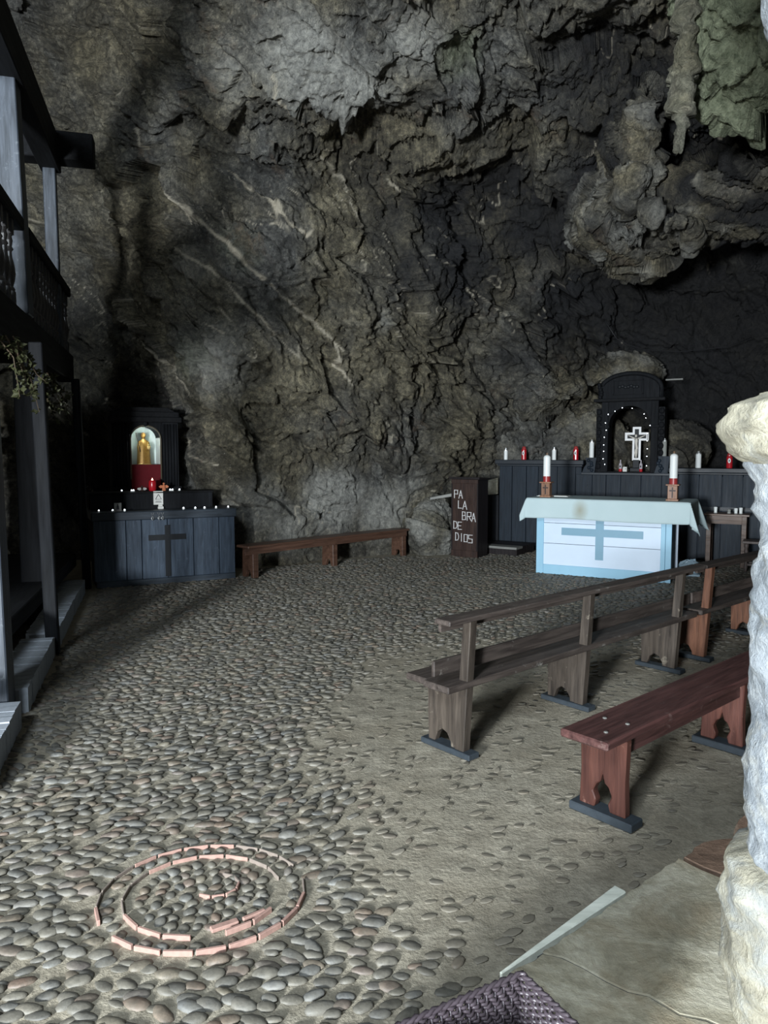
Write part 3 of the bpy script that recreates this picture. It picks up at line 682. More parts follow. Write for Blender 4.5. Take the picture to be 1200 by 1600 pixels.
pf = (math.cos(-R(4.574)) * C0[:, 1] + math.sin(-R(4.574)) * (-1.65)); pu = -math.sin(-R(4.574)) * C0[:, 1] + math.cos(R(4.574)) * (-1.65)
seen = (np.abs(C0[:, 0] / pf) < .53) & (-pu / pf < .70)
# biggest first: apparent size falls with distance
score = np.where(seen, L / C0[:, 1] * (1 - .95 * sink), -1)
order = np.argsort(-score)
single = order[:300]; rest = order[300:]

def dome(nseg, irregular, seed):
    rs = random.Random(seed)
    ring = [(1.0, -.35), (.96, .25), (.70, .72)]
    vs = []; fs = []
    jit = [1 + rs.uniform(-irregular, irregular) for _ in range(nseg)]
    for r_, z_ in ring:
        for k_ in range(nseg):
            a = 2 * math.pi * k_ / nseg
            vs.append((r_ * jit[k_] * math.cos(a), r_ * jit[k_] * math.sin(a), z_ + rs.uniform(-.05, .05)))
    vs.append((rs.uniform(-.15, .15), rs.uniform(-.15, .15), .95))
    for q_ in range(2):
        for k_ in range(nseg):
            k2 = (k_ + 1) % nseg
            fs.append((q_ * nseg + k_, q_ * nseg + k2, (q_ + 1) * nseg + k2)); fs.append((q_ * nseg + k_, (q_ + 1) * nseg + k2, (q_ + 1) * nseg + k_))
    for k_ in range(nseg): fs.append((2 * nseg + k_, 2 * nseg + (k_ + 1) % nseg, 3 * nseg))
    return np.array(vs), np.array(fs)
dome_meshes = []
for sd in range(6):
    v_, f_ = dome(10, .10, sd)
    dome_meshes.append(np_mesh('cobble', v_, f_, M['cobble']))
for j, idx in enumerate(single):
    link_mesh('cobble', dome_meshes[j % 6], floor, (C0[idx, 0], C0[idx, 1], -.002), (rng.uniform(-.15, .15), rng.uniform(-.15, .15), ang[idx]), (L[idx], Wd[idx], Hh[idx]))
doms = [dome(8, .12, 20 + q) for q in range(5)]
VV = []; FF = []; TT = []; BB = []; off = 0
for q in range(5):
    idx = rest[q::5]
    v_, f_ = doms[q]
    ca = np.cos(ang[idx])[:, None]; sa = np.sin(ang[idx])[:, None]
    lx = v_[None, :, 0] * L[idx][:, None]; ly = v_[None, :, 1] * Wd[idx][:, None]
    tl = rng.uniform(-.15, .15, len(idx))[:, None]
    V3 = np.stack([C0[idx, 0][:, None] + lx * ca - ly * sa, C0[idx, 1][:, None] + lx * sa + ly * ca, v_[None, :, 2] * Hh[idx][:, None] - .002 + lx * tl], 2)
    VV.append(V3.reshape(-1, 3))
    FF.append((f_[None] + (np.arange(len(idx)) * len(v_))[:, None, None] + off).reshape(-1, 3))
    TT.append(np.repeat(tone[idx], len(v_))); BB.append(np.repeat(np.clip(sink[idx] * .8, 0, .8), len(v_))); off += len(idx) * len(v_)
me = np_mesh('cobble_field', np.concatenate(VV), np.concatenate(FF), M['cobble_field'])
at = me.attributes.new('tone', 'FLOAT', 'POINT'); at.data.foreach_set('value', np.concatenate(TT).astype(np.float32))
at = me.attributes.new('buried', 'FLOAT', 'POINT'); at.data.foreach_set('value', np.concatenate(BB).astype(np.float32))
o = link_mesh('cobble_field', me, floor)
tag(o, kind='stuff')

# terracotta tile strips set on edge in two rings and a small curl
def strip(a0, a1, ra, rb, w, mat, h=.012, c=RC):
    pts = []
    mb = MB()
    p0 = (c[0] + ra * math.cos(a0), c[1] + rb * math.sin(a0)); p1 = (c[0] + ra * math.cos(a1), c[1] + rb * math.sin(a1))
    mb.bar((p0[0], p0[1], h / 2 - .004), (p1[0], p1[1], h / 2 - .004), w, h + .008)
    mb.build('tile_strip', mat, floor, bevel=.002)
rs = random.Random(5)
k = 22
for q in range(k):
    if q in (1, 13): continue
    a0 = 2 * math.pi * q / k; front = math.sin(a0) < -.2
    strip(a0 + .012, a0 + 2 * math.pi / k - .012, RA, RB, .012 if front else .007, M['tile'] if (front or q in (5, 6, 7, 8)) else M['tile_grey'], .013 if front else .010)
k = 17
for q in range(k):
    if q in (0, 13, 16): continue
    a0 = 2 * math.pi * q / k; front = math.sin(a0) < -.2
    strip(a0 + .015, a0 + 2 * math.pi / k - .015, .292, .258, .012 if front else .007, M['tile'] if (front or 3 <= q <= 6) else M['tile_grey'], .013 if front else .010)
MB().bar((-.60, 2.425, .004), (-.515, 2.475, .004), .028, .014).build('tile_strip', M['tile'], floor, bevel=.003)
MB().bar((-.50, 2.482, .004), (-.43, 2.535, .004), .016, .014).build('tile_strip', M['tile'], floor, bevel=.003)
for q in range(6):
    strip(-2.2 + q * .62, -2.2 + q * .62 + .56, .085, .075, .009, M['tile'] if q < 4 else M['tile_grey'], .010, (-.64, 2.69))

# ---- near parapet of stone slabs, column and the added light-blocking masonry
def stone_mat(name, stops, dirt=None, scale=1.0, bump=0.6):
    n = NT(name); o = n.n('ShaderNodeNewGeometry').outputs['Position']
    mid = n.noise(o, 5 * scale, 7, 0.7, 0.6); fin = n.noise(o, 45 * scale, 6, 0.72)
    c = n.ramp(mid, stops)
    c = n.mix(0.5, c, n.ramp(fin, [(0.3, (0.6, 0.6, 0.6)), (0.7, (1.25, 1.25, 1.22))]), 'MULTIPLY')
    if dirt:
        c = n.mix(n.ramp(n.noise(o, 2.2 * scale, 6, 0.7, 1.0), [(0.52, (0, 0, 0)), (0.68, (0.8, 0.8, 0.8))]), c, dirt)
    sp = n.ramp(n.noise(o, 60, 3, 0.6), [(0.68, (0, 0, 0)), (0.75, (1, 1, 1))])
    c = n.mix(n.math('MULTIPLY', sp, 0.3), c, (0.5, 0.5, 0.46))
    n.color(c); n.rough(0.7, 0.3)
    n.bump(n.math('ADD', n.math('MULTIPLY', mid, 0.8), n.math('MULTIPLY', fin, 0.4)), bump, 0.02)
    return n.m
M['slab'] = stone_mat('grey_tan_slab', [(0.3, (0.17, 0.150, 0.105)), (0.48, (0.31, 0.285, 0.215)), (0.68, (0.52, 0.49, 0.40))], (0.23, 0.185, 0.12))
M['slab_red'] = stone_mat('red_brown_stone', [(0.3, (0.07, 0.045, 0.032)), (0.55, (0.17, 0.11, 0.078)), (0.75, (0.32, 0.26, 0.20))])
M['lime'] = stone_mat('limewashed_stone', [(0.3, (0.13, 0.15, 0.17)), (0.5, (0.25, 0.275, 0.30)), (0.68, (0.42, 0.44, 0.45))], (0.33, 0.31, 0.24), 1.6, 1.0)
M['cream'] = stone_mat('cream_stone', [(0.3, (0.17, 0.165, 0.14)), (0.5, (0.30, 0.28, 0.215)), (0.68, (0.46, 0.44, 0.36))], (0.27, 0.29, 0.29), 1.8, 1.0)
M['parapet'] = stone_mat('parapet_rubble', [(0.3, (0.08, 0.075, 0.065)), (0.7, (0.2, 0.19, 0.165))])

wall_front = MB().prism([(-.5, -1.2), (-.55, 1.0), (.28, 1.68), (.93, 2.20), (1.16, 2.30), (1.30, 2.55), (1.75, 2.65), (6.6, 2.6), (6.6, -1.2)], -.05, .285, 'z').build('wall_front', M['parapet'])
tag(wall_front, 'low stone parapet with broad slabs at the near right corner', kind='structure')
def slab(pts, z0, z1, mat, seed, label=None):
    rs = random.Random(seed)
    out = []
    for a, b in zip(pts, pts[1:] + pts[:1]):
        L_ = math.hypot(b[0] - a[0], b[1] - a[1]); m = max(1, int(L_ / .04))
        for t in range(m):
            f = t / m
            x = a[0] + (b[0] - a[0]) * f; y = a[1] + (b[1] - a[1]) * f
            out.append((x + .006 * math.sin(61 * x + 23 * y), y + .006 * math.sin(47 * y - 31 * x)))
    o = MB().prism(out, z0, z1, 'z').build('stone_slab', mat, wall_front, bevel=.004)
    if label: tag(o, label)
CR = [(.418, 1.825), (.50, 1.772), (.555, 1.715), (.63, 1.665), (.69, 1.615), (.79, 1.56), (.95, 1.50), (1.4, 1.40)]
slab([(.424 , 1.843), (.955, 2.275), (1.03, 2.17), (1.11, 2.085), (1.27, 1.98), (1.40, 1.6)] + [(x + .001, y + .0025) for x, y in reversed(CR)], .28, .350, M['slab'], 1, 'broad grey-tan slab')
slab([(-.50, .2), (-.54, 1.02), (.30, 1.745)] + [(x, y) for x, y in CR] + [(1.4, .2)], .28, .3505, M['slab'], 5, 'grey-tan slab under the basket')
MB().prism([(x - .02, y - .012) for x, y in CR] + [(x + .02, y + .02) for x, y in reversed(CR)], .28, .3465, 'z').build('joint_soil', M['masonry'], wall_front)
slab([(.975, 2.285), (1.07, 2.385), (1.19, 2.405), (1.42, 2.32), (1.42, 1.99), (1.285, 2.0), (1.125, 2.105), (1.045, 2.19)], .28, .345, M['slab_red'], 2, 'broken red-brown slab')
slab([(1.20, 2.425), (1.25, 2.53), (1.36, 2.64), (1.75, 2.66), (1.75, 2.3), (1.44, 2.335)], .28, .335, M['slab_red'], 3, 'brown slab by the column')

# unseen jamb and arch by the column, added to keep daylight off right-hand rocks
o = MB().prism([(1.45, -.05), (7.4, -.05), (7.4, 7.6), (-.15, 7.6), (-.15, 3.6), (-.05, 3.2), (.2, 2.95), (.6, 2.78), (1.1, 2.72), (1.45, 2.6)], .5, 1.35, 'y').build('wall_light_block', M['parapet'])
tag(o, 'unseen masonry jamb and arch added to block light at the right', kind='structure')

col_t = thing('stone_column', 'whitewashed rough stone column with a swollen ring at the right edge', 'column', (1.06, 1.62, .35))
def column_part(name, prof, seed, label=None, n=96, m=14, mat='lime'):
    zs = []; rs_ = []
    for (r0_, z0_), (r1_, z1_) in zip(prof[:-1], prof[1:]):
        for t in range(m):
            f = t / m; f2 = f * f * (3 - 2 * f)
            zs.append(z0_ + (z1_ - z0_) * f); rs_.append(r0_ + (r1_ - r0_) * f2)
    zs.append(prof[-1][1]); rs_.append(prof[-1][0])
    zs = np.array(zs); rs_ = np.array(rs_)
    th = np.linspace(0, 2 * math.pi, n, endpoint=False)
    T_, Z_ = np.meshgrid(th, zs); R_ = np.repeat(rs_[:, None], n, 1)
    Pq = np.stack([R_ * np.cos(T_), R_ * np.sin(T_), Z_], 2).reshape(-1, 3)
    d = .020 * perlin(Pq * 5 + seed) + .012 * ridged(Pq * 9 + seed) + .010 * perlin(Pq * 20 + seed) + .006 * perlin(Pq * 45 + seed)
    Pq[:, 0] += np.cos(T_.ravel()) * d; Pq[:, 1] += np.sin(T_.ravel()) * d
    i = np.arange((len(zs) - 1) * n); r = i // n; k = i % n; k2 = (k + 1) % n
    o = link_mesh(name, np_mesh(name, Pq, np.stack([r * n + k, r * n + k2, (r + 1) * n + k2, (r + 1) * n + k], 1), M[mat]), col_t)
    if label: tag(o, label)
column_part('pedestal', [(.235, -.01), (.24, .12), (.25, .28), (.235, .345), (.19, .375)], 1, mat='cream')
column_part('shaft', [(.20, .36), (.205, .62), (.20, .85), (.215, .98), (.19, 1.12), (.20, 1.22), (.23, 1.28)], 2)
column_part('ring', [(.225, 1.265), (.275, 1.31), (.292, 1.36), (.275, 1.405), (.20, 1.435)], 3, 'swollen cream ring', mat='cream')
column_part('upper_shaft', [(.185, 1.42), (.168, 1.52), (.15, 1.75), (.15, 1.95), (.175, 2.12), (.24, 2.3), (.30, 2.6), (.30, 3.6)], 4)

# masonry behind and under the gallery
def gal(lx, ly): # local gallery coordinates to world
    a = R(15.5); return (-3.82 + lx * math.cos(a) - ly * math.sin(a), 9.0 + lx * math.sin(a) + ly * math.cos(a))
o = MB().span((-1.5, -6.6, 0), (-1.2, 1.2, 2.8)).build('wall_left', M['masonry'], None, loc=(-3.82, 9.0, 0), rot=(0, 0, R(15.5)))
tag(o, 'dark masonry wall behind the timber gallery', kind='structure')

# ================================================================== TIMBER GALLERY (left)
GA = R(15.5); GLOC = (-3.82, 9.0, 0)
g = thing('timber_gallery', 'dark timber gallery with turned balusters along the left side', 'gallery', GLOC, GA)
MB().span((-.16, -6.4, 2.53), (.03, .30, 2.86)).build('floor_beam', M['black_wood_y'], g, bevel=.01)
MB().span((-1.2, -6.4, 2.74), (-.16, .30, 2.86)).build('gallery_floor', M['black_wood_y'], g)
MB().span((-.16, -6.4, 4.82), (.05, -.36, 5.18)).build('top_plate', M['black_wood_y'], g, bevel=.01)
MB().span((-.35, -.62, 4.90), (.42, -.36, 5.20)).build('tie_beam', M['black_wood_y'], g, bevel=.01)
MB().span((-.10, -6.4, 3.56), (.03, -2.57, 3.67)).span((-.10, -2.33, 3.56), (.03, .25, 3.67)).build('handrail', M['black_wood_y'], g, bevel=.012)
def lean_post(a, b, wx, wy, mat, name='post'):
    return MB().bar(a, b, wx, wy, up=(0, 1, 0)).build(name, mat, g, bevel=.008)
lean_post((-.09, -2.45, 2.86), (-.13, -2.47, 4.84), .26, .24, M['post_wood'])
lean_post((-.05, -.46, 2.86), (-.06, -.46, 4.84), .13, .13, M['post_wood'])
lean_post((-.07, -4.80, 2.86), (-.10, -4.80, 4.84), .20, .24, M['post_wood'])
lean_post((.15, -4.80, 0), (.12, -4.80, 2.53), .20, .20, M['post_wood'])
lean_post((-.08, -1.95, 0), (-.08, -1.95, 2.53), .26, .22, M['black_wood'])
lean_post((.24, -3.22, 0), (.19, -3.20, 2.53), .10, .09, M['black_wood'])
lean_post((.16, -.16, 0), (.10, -.16, 2.53), .09, .09, M['black_wood'])
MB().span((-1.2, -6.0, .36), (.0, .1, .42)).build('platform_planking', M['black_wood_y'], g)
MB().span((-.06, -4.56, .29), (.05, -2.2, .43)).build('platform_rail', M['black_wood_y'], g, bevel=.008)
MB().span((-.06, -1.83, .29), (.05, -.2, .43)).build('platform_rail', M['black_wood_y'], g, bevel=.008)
bal = MB()
bal.box((0, 0, .06), (.068, .068, .12)).box((0, 0, .64), (.068, .068, .12))
bal.lathe([(.030, .12), (.038, .135), (.022, .16), (.034, .20), (.044, .26), (.038, .32), (.022, .40), (.020, .44), (.034, .46), (.022, .48), (.030, .53), (.024, .56), (.034, .58)], n=10)
bal_me = bal.mesh('baluster', M['baluster_wood'], False)
for y0, y1 in ((-4.62, -2.90), (-2.22, -.60), (-.30, .15)):
    k = int((y1 - y0) / .18)
    for q in range(k + 1):
        link_mesh('baluster', bal_me, g, (-.035, y0 + (y1 - y0) * q / k, 2.86))

s = thing('brick_sill', 'grey soldier-course brick sill at the foot of the gallery', 'sill', GLOC, GA)
bk = MB().box((0, 0, 0), (.24, .082, .165)).mesh('brick', M['brick'])
core = MB()
for y0, y1 in ((-5.9, -4.92), (-4.69, -3.28), (-3.16, -.40)):
    core.span((.05, y0, -.02), (.15 + .035 * -y1, y1, .150))
    k = int((y1 - y0) / .096)
    for q in range(k):
        link_mesh('brick', bk, s, (.03 + .035 * -(y0 + q * .096) + random.Random(q).uniform(-.004, .004), y0 + .048 + q * .096, .083 + random.Random(q + 9).uniform(-.004, .004)))
core.build('mortar_bed', M['mortar'], s)

def garland(loc, label, n, seed, spread):
    rs = random.Random(seed)
    t = thing('dried_garland', label, 'garland', loc, GA)
    st = MB(); lf = MB()
    for b in range(7):
        p0 = Vector((rs.uniform(-.05, .05), rs.uniform(-.2, .2) * spread, .25))
        p1 = p0 + Vector((rs.uniform(0, .12), rs.uniform(-.25, .25) * spread, rs.uniform(-.3, -.05)))
        p2 = p1 + Vector((rs.uniform(0, .08), rs.uniform(-.15, .15) * spread, rs.uniform(-.25, -.02)))
        st.tube([p0, p1, p2], [.006, .004, .002], 5)
        for q in range(n):
            f = rs.random(); p = p0.lerp(p1, f * 2) if f < .5 else p1.lerp(p2, f * 2 - 1)
            d = Vector((rs.uniform(-1, 1), rs.uniform(-1, 1), rs.uniform(-1, .6))).normalized()
            sd = d.cross(Vector((rs.uniform(-1, 1), rs.uniform(-1, 1), rs.uniform(-1, 1)))).normalized()
            nn = d.cross(sd); l = rs.uniform(.035, .06); w = l * .3
            lf.add([p, p + d * l * .5 + sd * w + nn * .006, p + d * l, p + d * l * .5 - sd * w + nn * .006, p + d * l * .5 - nn * .004], [(0, 1, 4), (1, 2, 4), (2, 3, 4), (3, 0, 4)])
    st.build('stem', M['twig'], t)
    tag(lf.build('foliage', M['leaf'], t), kind='stuff')
garland((-2.36, 4.72, 2.12), 'olive-green dried garland hanging by the nearest gallery post', 34, 1, 1.0)
garland((-2.80, 6.15, 2.08), 'darker dried garland hanging farther along under the gallery', 26, 2, 1.2)

# ================================================================== SIDE ALTAR (left)
A1 = R(26.3); L1 = (-2.74, 9.27, 0)
def at1(x, y, z=0): return (L1[0] + x * math.cos(A1) - y * math.sin(A1), L1[1] + x * math.sin(A1) + y * math.cos(A1), z)
t = thing('side_altar', 'blue-black plank side altar with a dark cross on its front', 'altar', L1, A1)
edges = [-.88, -.50, -.315, .0, .325, .655, .865]
for a, b in zip(edges[:-1], edges[1:]):
    MB().span((a + .004, random.Random(a).uniform(0, .006), .075), (b - .004, .03, .825)).build('plank', M['blue_sheen_wood'], t, bevel=.004)
MB().span((-.86, .03, .02), (.85, .60, .82)).build('carcass', M['black_wood'], t)
MB().span((-.90, -.025, .82), (.885, .62, .93)).build('top_board', M['blue_sheen_wood_x'], t, bevel=.012)
MB().span((-.86, -.02, 0), (.86, .05, .075)).build('base_board', M['blue_sheen_wood_x'], t, bevel=.006)
MB().span((-.035, -.008, .09), (.030, .01, .745)).span((-.235, -.0075, .555), (.225, .01, .625)).build('cross', M['cross_black'], t)

t = thing('altar_step', 'black wooden step board at the back of the side altar', 'shelf', at1(-.07, .30, .93), A1)
MB().span((-.80, .02, 0), (.72, .10, .20)).build('riser', M['black_wood'], t)
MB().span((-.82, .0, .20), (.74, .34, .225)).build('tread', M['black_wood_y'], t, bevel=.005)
MB().span((-.80, .28, 0), (.72, .32, .20)).build('back_board', M['black_wood'], t)

# retable with lit niche; it stands on a plinth behind the altar
RT = at1(-.13, .66, 0)
t = thing('side_retable', 'black fluted retable with a lit arched niche above the side altar', 'retable', RT, A1)
MB().span((-.43, .05, 0), (.43, .44, 1.16)).build('plinth', M['black_wood'], t)
def arch_pts(x0, x1, zs, rise, n=14):
    xc = (x0 + x1) / 2; hw = (x1 - x0) / 2
    return [(xc - hw * math.cos(math.pi * k / n), zs + rise * math.sin(math.pi * k / n)) for k in range(n + 1)]
for sx in (-1, 1):
    MB().span((sx * .20, .10, 1.16), (sx * .43, .46, 2.06)).build('side_panel', M['black_wood'], t)
    for q in range(5):
        x = sx * (.24 + q * .039)
        MB().lathe([(.016, 0), (.016, .86)], (x, .095, 1.18), 8).build('flute', M['black_wood'], t, smooth=True)
    MB().span((sx * .215, .06, 1.16), (sx * .455, .12, 1.20)).build('column_base', M['black_wood'], t)
MB().prism([(-.21, 2.10)] + arch_pts(-.19, .19, 1.84, .17) + [(.21, 2.10)], .08, .46, 'y').build('arch_head', M['black_wood'], t)
fr = MB()
pts = [(-.195, 1.30)] + arch_pts(-.195, .195, 1.84, .175) + [(.195, 1.30)]
fr.tube([(x, .075, z) for x, z in pts], .012, 6)
fr.build('niche_moulding', plain('bronze_moulding', (0.10, 0.085, 0.06), .4, .5, .2), t, smooth=True)
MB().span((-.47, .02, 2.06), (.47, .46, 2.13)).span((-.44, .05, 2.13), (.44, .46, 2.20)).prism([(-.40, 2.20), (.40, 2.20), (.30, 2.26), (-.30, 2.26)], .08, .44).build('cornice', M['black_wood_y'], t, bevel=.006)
MB().ball((0, .05, 2.04), .03, sc=(1, .6, 1.3)).build('keystone_ornament', M['black_wood'], t, smooth=True)
MB().span((-.21, .44, 1.16), (.21, .47, 2.06)).build('niche_wall', M['niche_white'], t)
ins = plain('niche_lining', (.70, .76, .74), .6)
MB().span((-.2, .10, 1.50), (-.188, .44, 1.90)).span((.188, .10, 1.50), (.2, .44, 1.90)).build('niche_lining', ins, t)
MB().span((-.19, .10, 1.16), (.19, .44, 1.495)).build('red_pedestal_cloth', M['cloth_red'], t)
ld = bpy.data.lights.new('niche_lamp', 'POINT'); ld.energy = 1.6; ld.color = (.86, 1.0, .92); ld.shadow_soft_size = .02
lo = bpy.data.objects.new('niche_lamp', ld); COL.objects.link(lo); lo.parent = t; lo.location = (0, .16, 1.93)

def loc_of(root, p):
    a = root.rotation_euler.z
    return (root.location[0] + p[0] * math.cos(a) - p[1] * math.sin(a), root.location[1] + p[0] * math.sin(a) + p[1] * math.cos(a), p[2])
st = thing('saint_statue', 'small gilded robed saint with a staff standing in the lit niche', 'statue', loc_of(t, (0, .28, 1.496)), A1)
ring_n = 20; prof = [(.062, 0), (.064, .02), (.060, .08), (.058, .15), (.061, .20), (.058, .24), (.046, .275), (.024, .295), (.020, .305)]
vs = []; fs = []
for i, (r_, z_) in enumerate(prof):
    for k in range(ring_n):
        a = 2 * math.pi * k / ring_n
        rr = r_ * (1 + .07 * math.sin(7 * a + z_ * 9) * (1 - z_ / .32))
        vs.append((rr * math.cos(a) * 1.25, rr * math.sin(a) * .75, z_))
for i in range(len(prof) - 1):
    for k in range(ring_n):
        k2 = (k + 1) % ring_n; fs.append((i * ring_n + k, i * ring_n + k2, (i + 1) * ring_n + k2, (i + 1) * ring_n + k))
mb = MB().add(vs, fs)
mb.tube([(-.045, -.01, .26), (-.062, -.03, .20), (-.05, -.055, .165)], [.020, .017, .010], 8)
mb.tube([(.045, -.01, .26), (.062, -.035, .20), (.035, -.06, .175)], [.020, .017, .010], 8)
mb.ball((0, -.004, .335), .030, sc=(.85, .95, 1.15))
mb.ball((0, -.031, .332), .006)
mb.build('figure', M['gold'], st, smooth=True)
MB().ball((0, .008, .345), .033, sc=(.95, .95, 1.1)).build('hood', plain('dark_gilt', (.22, .12, .04), .5, .4, .3), st, smooth=True)
MB().ball((.05, -.055, .20), .020, sc=(.9, .9, 1.3)).ball((.05, -.058, .235), .011).build('held_child', plain('pale_gilt', (.75, .55, .22), .4, .5, .2), st, smooth=True)
MB().tube([(-.045, -.06, .15), (-.09, -.05, .375)], .0045, 6).build('staff', M['dark_cross'], st)
MB().box((0, -.01, .004), (.15, .12, .012)).build('base', plain('brass_plate', (.45, .30, .10), .4, .5, .2, metal=.5), st, bevel=.002)

st.scale = (1.14, 1.1, 1.14)
# things on the step and on the altar
def lathe_thing(name, label, cat, loc, parts, rz=0, group=None):
    t = thing(name, label, cat, loc, rz, group)
    for pn, prof, mat in parts:
        MB().lathe(prof, n=14).build(pn, mat, t, smooth=False)
    return t
zs = 1.155
p = at1(-.10, .46, zs)
t = thing('votive_candle', 'lit red votive candle glowing in front of the saint niche', 'candle', p)
MB().lathe([(.038, 0), (.046, .01), (.050, .07), (.047, .12), (.042, .14)], n=16).build('glass', M['red_plastic'], t, smooth=True)
MB().lathe([(.006, 0), (.010, .012), (.005, .03), (.001, .04)], (0, 0, .13), 8).build('flame', M['flame'], t, smooth=True)
ld = bpy.data.lights.new('votive_light', 'POINT'); ld.energy = .12; ld.color = (1, .25, .15); ld.shadow_soft_size = .01
lo = bpy.data.objects.new('votive_light', ld); COL.objects.link(lo); lo.parent = t; lo.location = (0, 0, .17)
t = thing('winged_ornament', 'small grey winged ornament left of the red votive candle', 'ornament', at1(-.235, .44, zs), A1)
MB().lathe([(.014, 0), (.018, .02), (.010, .05)], n=10).ball((0, 0, .062), .013).build('body', M['dark_cross'], t, smooth=True)
for sx in (-1, 1):
    MB().prism([(0, .02), (sx * .035, .012), (sx * .06, .03), (sx * .05, .045), (sx * .02, .05)], -.006, .006).build('wing', plain('pale_wing', (.42, .42, .40), .6), t)
t = thing('clay_angel', 'small terracotta angel figure right of the red votive candle', 'figurine', at1(.045, .46, zs), A1)
MB().lathe([(.026, 0), (.022, .04), (.016, .07), (.008, .082)], n=12).ball((0, 0, .094), .015).build('body', M['terracotta'], t, smooth=True)
for sx in (-1, 1):
    MB().prism([(0, .04), (sx * .045, .035), (sx * .065, .055), (sx * .04, .075), (sx * .01, .07)], .004, .016).build('wing', M['terracotta'], t)
tl_cup = MB().lathe([(.014, 0), (.016, .012), (.012, .014)], n=10).mesh('cup', M['wax'])
tl_bulb = MB().ball((0, 0, .018), .009, 8, 6).mesh('bulb', M['led'])
def tealight(p, label, group):
    t = thing('led_tealight', label, 'candle', p, 0, group)
    link_mesh('cup', tl_cup, t); link_mesh('bulb', tl_bulb, t)
for x, w in ((-.49, 'leftmost glowing tealight on the step below the lit niche'), (-.37, 'left of the close pair of tealights left of the winged ornament'), (-.345, 'right of the close pair of tealights left of the winged ornament'),
             (.115, 'tealight on the step just right of the clay angel'), (.145, 'second tealight on the step right of the clay angel'), (.235, 'rightmost glowing tealight on the step below the lit niche')):
    tealight(at1(x, .40, zs), w, 'tealights on the altar step')
for x, w in ((-.80, 'leftmost tealight along the front of the side altar top'), (-.64, 'tealight just left of the grey picture card'), (-.50, 'tealight just right of the grey picture card'),
             (.22, 'first tealight right of the cross on the side altar top'), (.37, 'second tealight right of the cross on the side altar top'), (.49, 'third tealight right of the cross on the side altar top'),
             (.64, 'fourth tealight right of the cross on the side altar top'), (.80, 'rightmost tealight on the side altar top, near the wall bench')):
    tealight(at1(x, .08, .93), w, 'tealights along the side altar top')
t = thing('prayer_card', 'white card with a dark triangular emblem propped at the altar centre', 'card', at1(-.055, .30, .985), A1)
pc = MB().span((-.06, 0, 0), (.06, .012, .175)).build('card', M['paper'], t)
tri = [(0, .135), (.036, .07), (-.036, .07)]
m = MB()
for a, b in zip(tri, tri[1:] + tri[:1]): m.bar((a[0], -.002, a[1]), (b[0], -.002, b[1]), .004, .014, up=(0, 1, 0))
m.build('emblem', M['ink'], pc)
MB().span((-.04, -.003, .028), (.04, .001, .034)).span((-.035, -.003, .042), (.03, .001, .047)).build('printed_lines', M['ink'], pc)
t = thing('card_stand', 'little white stand beneath the white emblem card', 'stand', at1(-.03, .285, .93), A1)
MB().span((-.035, -.02, 0), (.035, .03, .03)).prism([(-.03, .03), (.03, .03), (.024, .055), (-.024, .055)], 0, .025).build('block', M['paper'], t, bevel=.004)
t = thing('picture_card', 'small grey picture card leaning at the left of the side altar', 'card', at1(-.57, .16, .93), A1)
MB().span((-.042, 0, 0), (.042, .010, .10)).build('card', plain('grey_card', (.30, .30, .29), .6), t)
MB().lathe([(.016, 0), (.012, .04), (.008, .05)], (0, -.0, .02), 8, 1, .2).ball((0, -.002, .077), .008, sc=(1, .4, 1)).build('picture', M['ink'], t)
for q, x in enumerate((-.185, -.105, -.062)):
    t = thing('hanging_tin', ['lone tin token hanging at the left of three on the altar edge', 'middle tin token of three hanging on the altar edge', 'right-hand tin token of three hanging on the altar edge'][q], 'token', at1(x, -.034, .82), A1)
    MB().tube([(.012 * math.cos(a), 0, .018 + .022 * math.sin(a)) for a in np.linspace(0, 2 * math.pi, 13)], .0045, 6).build('ring', M['metal'], t, smooth=True)
    MB().tube([(-.014, .004, .085), (0, .0, .044), (.014, .004, .085)], .0025, 5).build('chain', M['metal'], t)

# ================================================================== WALL BENCH
a = math.atan2(11.8 - 9.66, .31 + 1.74)
t = thing('wall_bench', 'long brown bench against the rock beside the blue-black altar', 'bench', (-1.74, 9.66, 0), a)
MB().span((-.10, -.05, .40), (3.06, .22, .435)).build('seat', M['wall_bench'], t, bevel=.006)
MB().span((-.14, -.045, .32), (3.0, -.015, .40)).build('apron', M['wall_bench'], t)
for x in (0, 1.42, 2.92):
    MB().prism([(-.05, 0), (.0, 0), (.03, .10), (.09, .10), (.12, 0), (.20, 0), (.19, .40), (-.04, .40)], x - .025, x + .025, 'x').build('leg', M['wall_bench'], t, bevel=.004)
    MB().span((x + .025, -.045, 0), (x + .06, -.01, .33)).build('brace', M['wall_bench'], t)

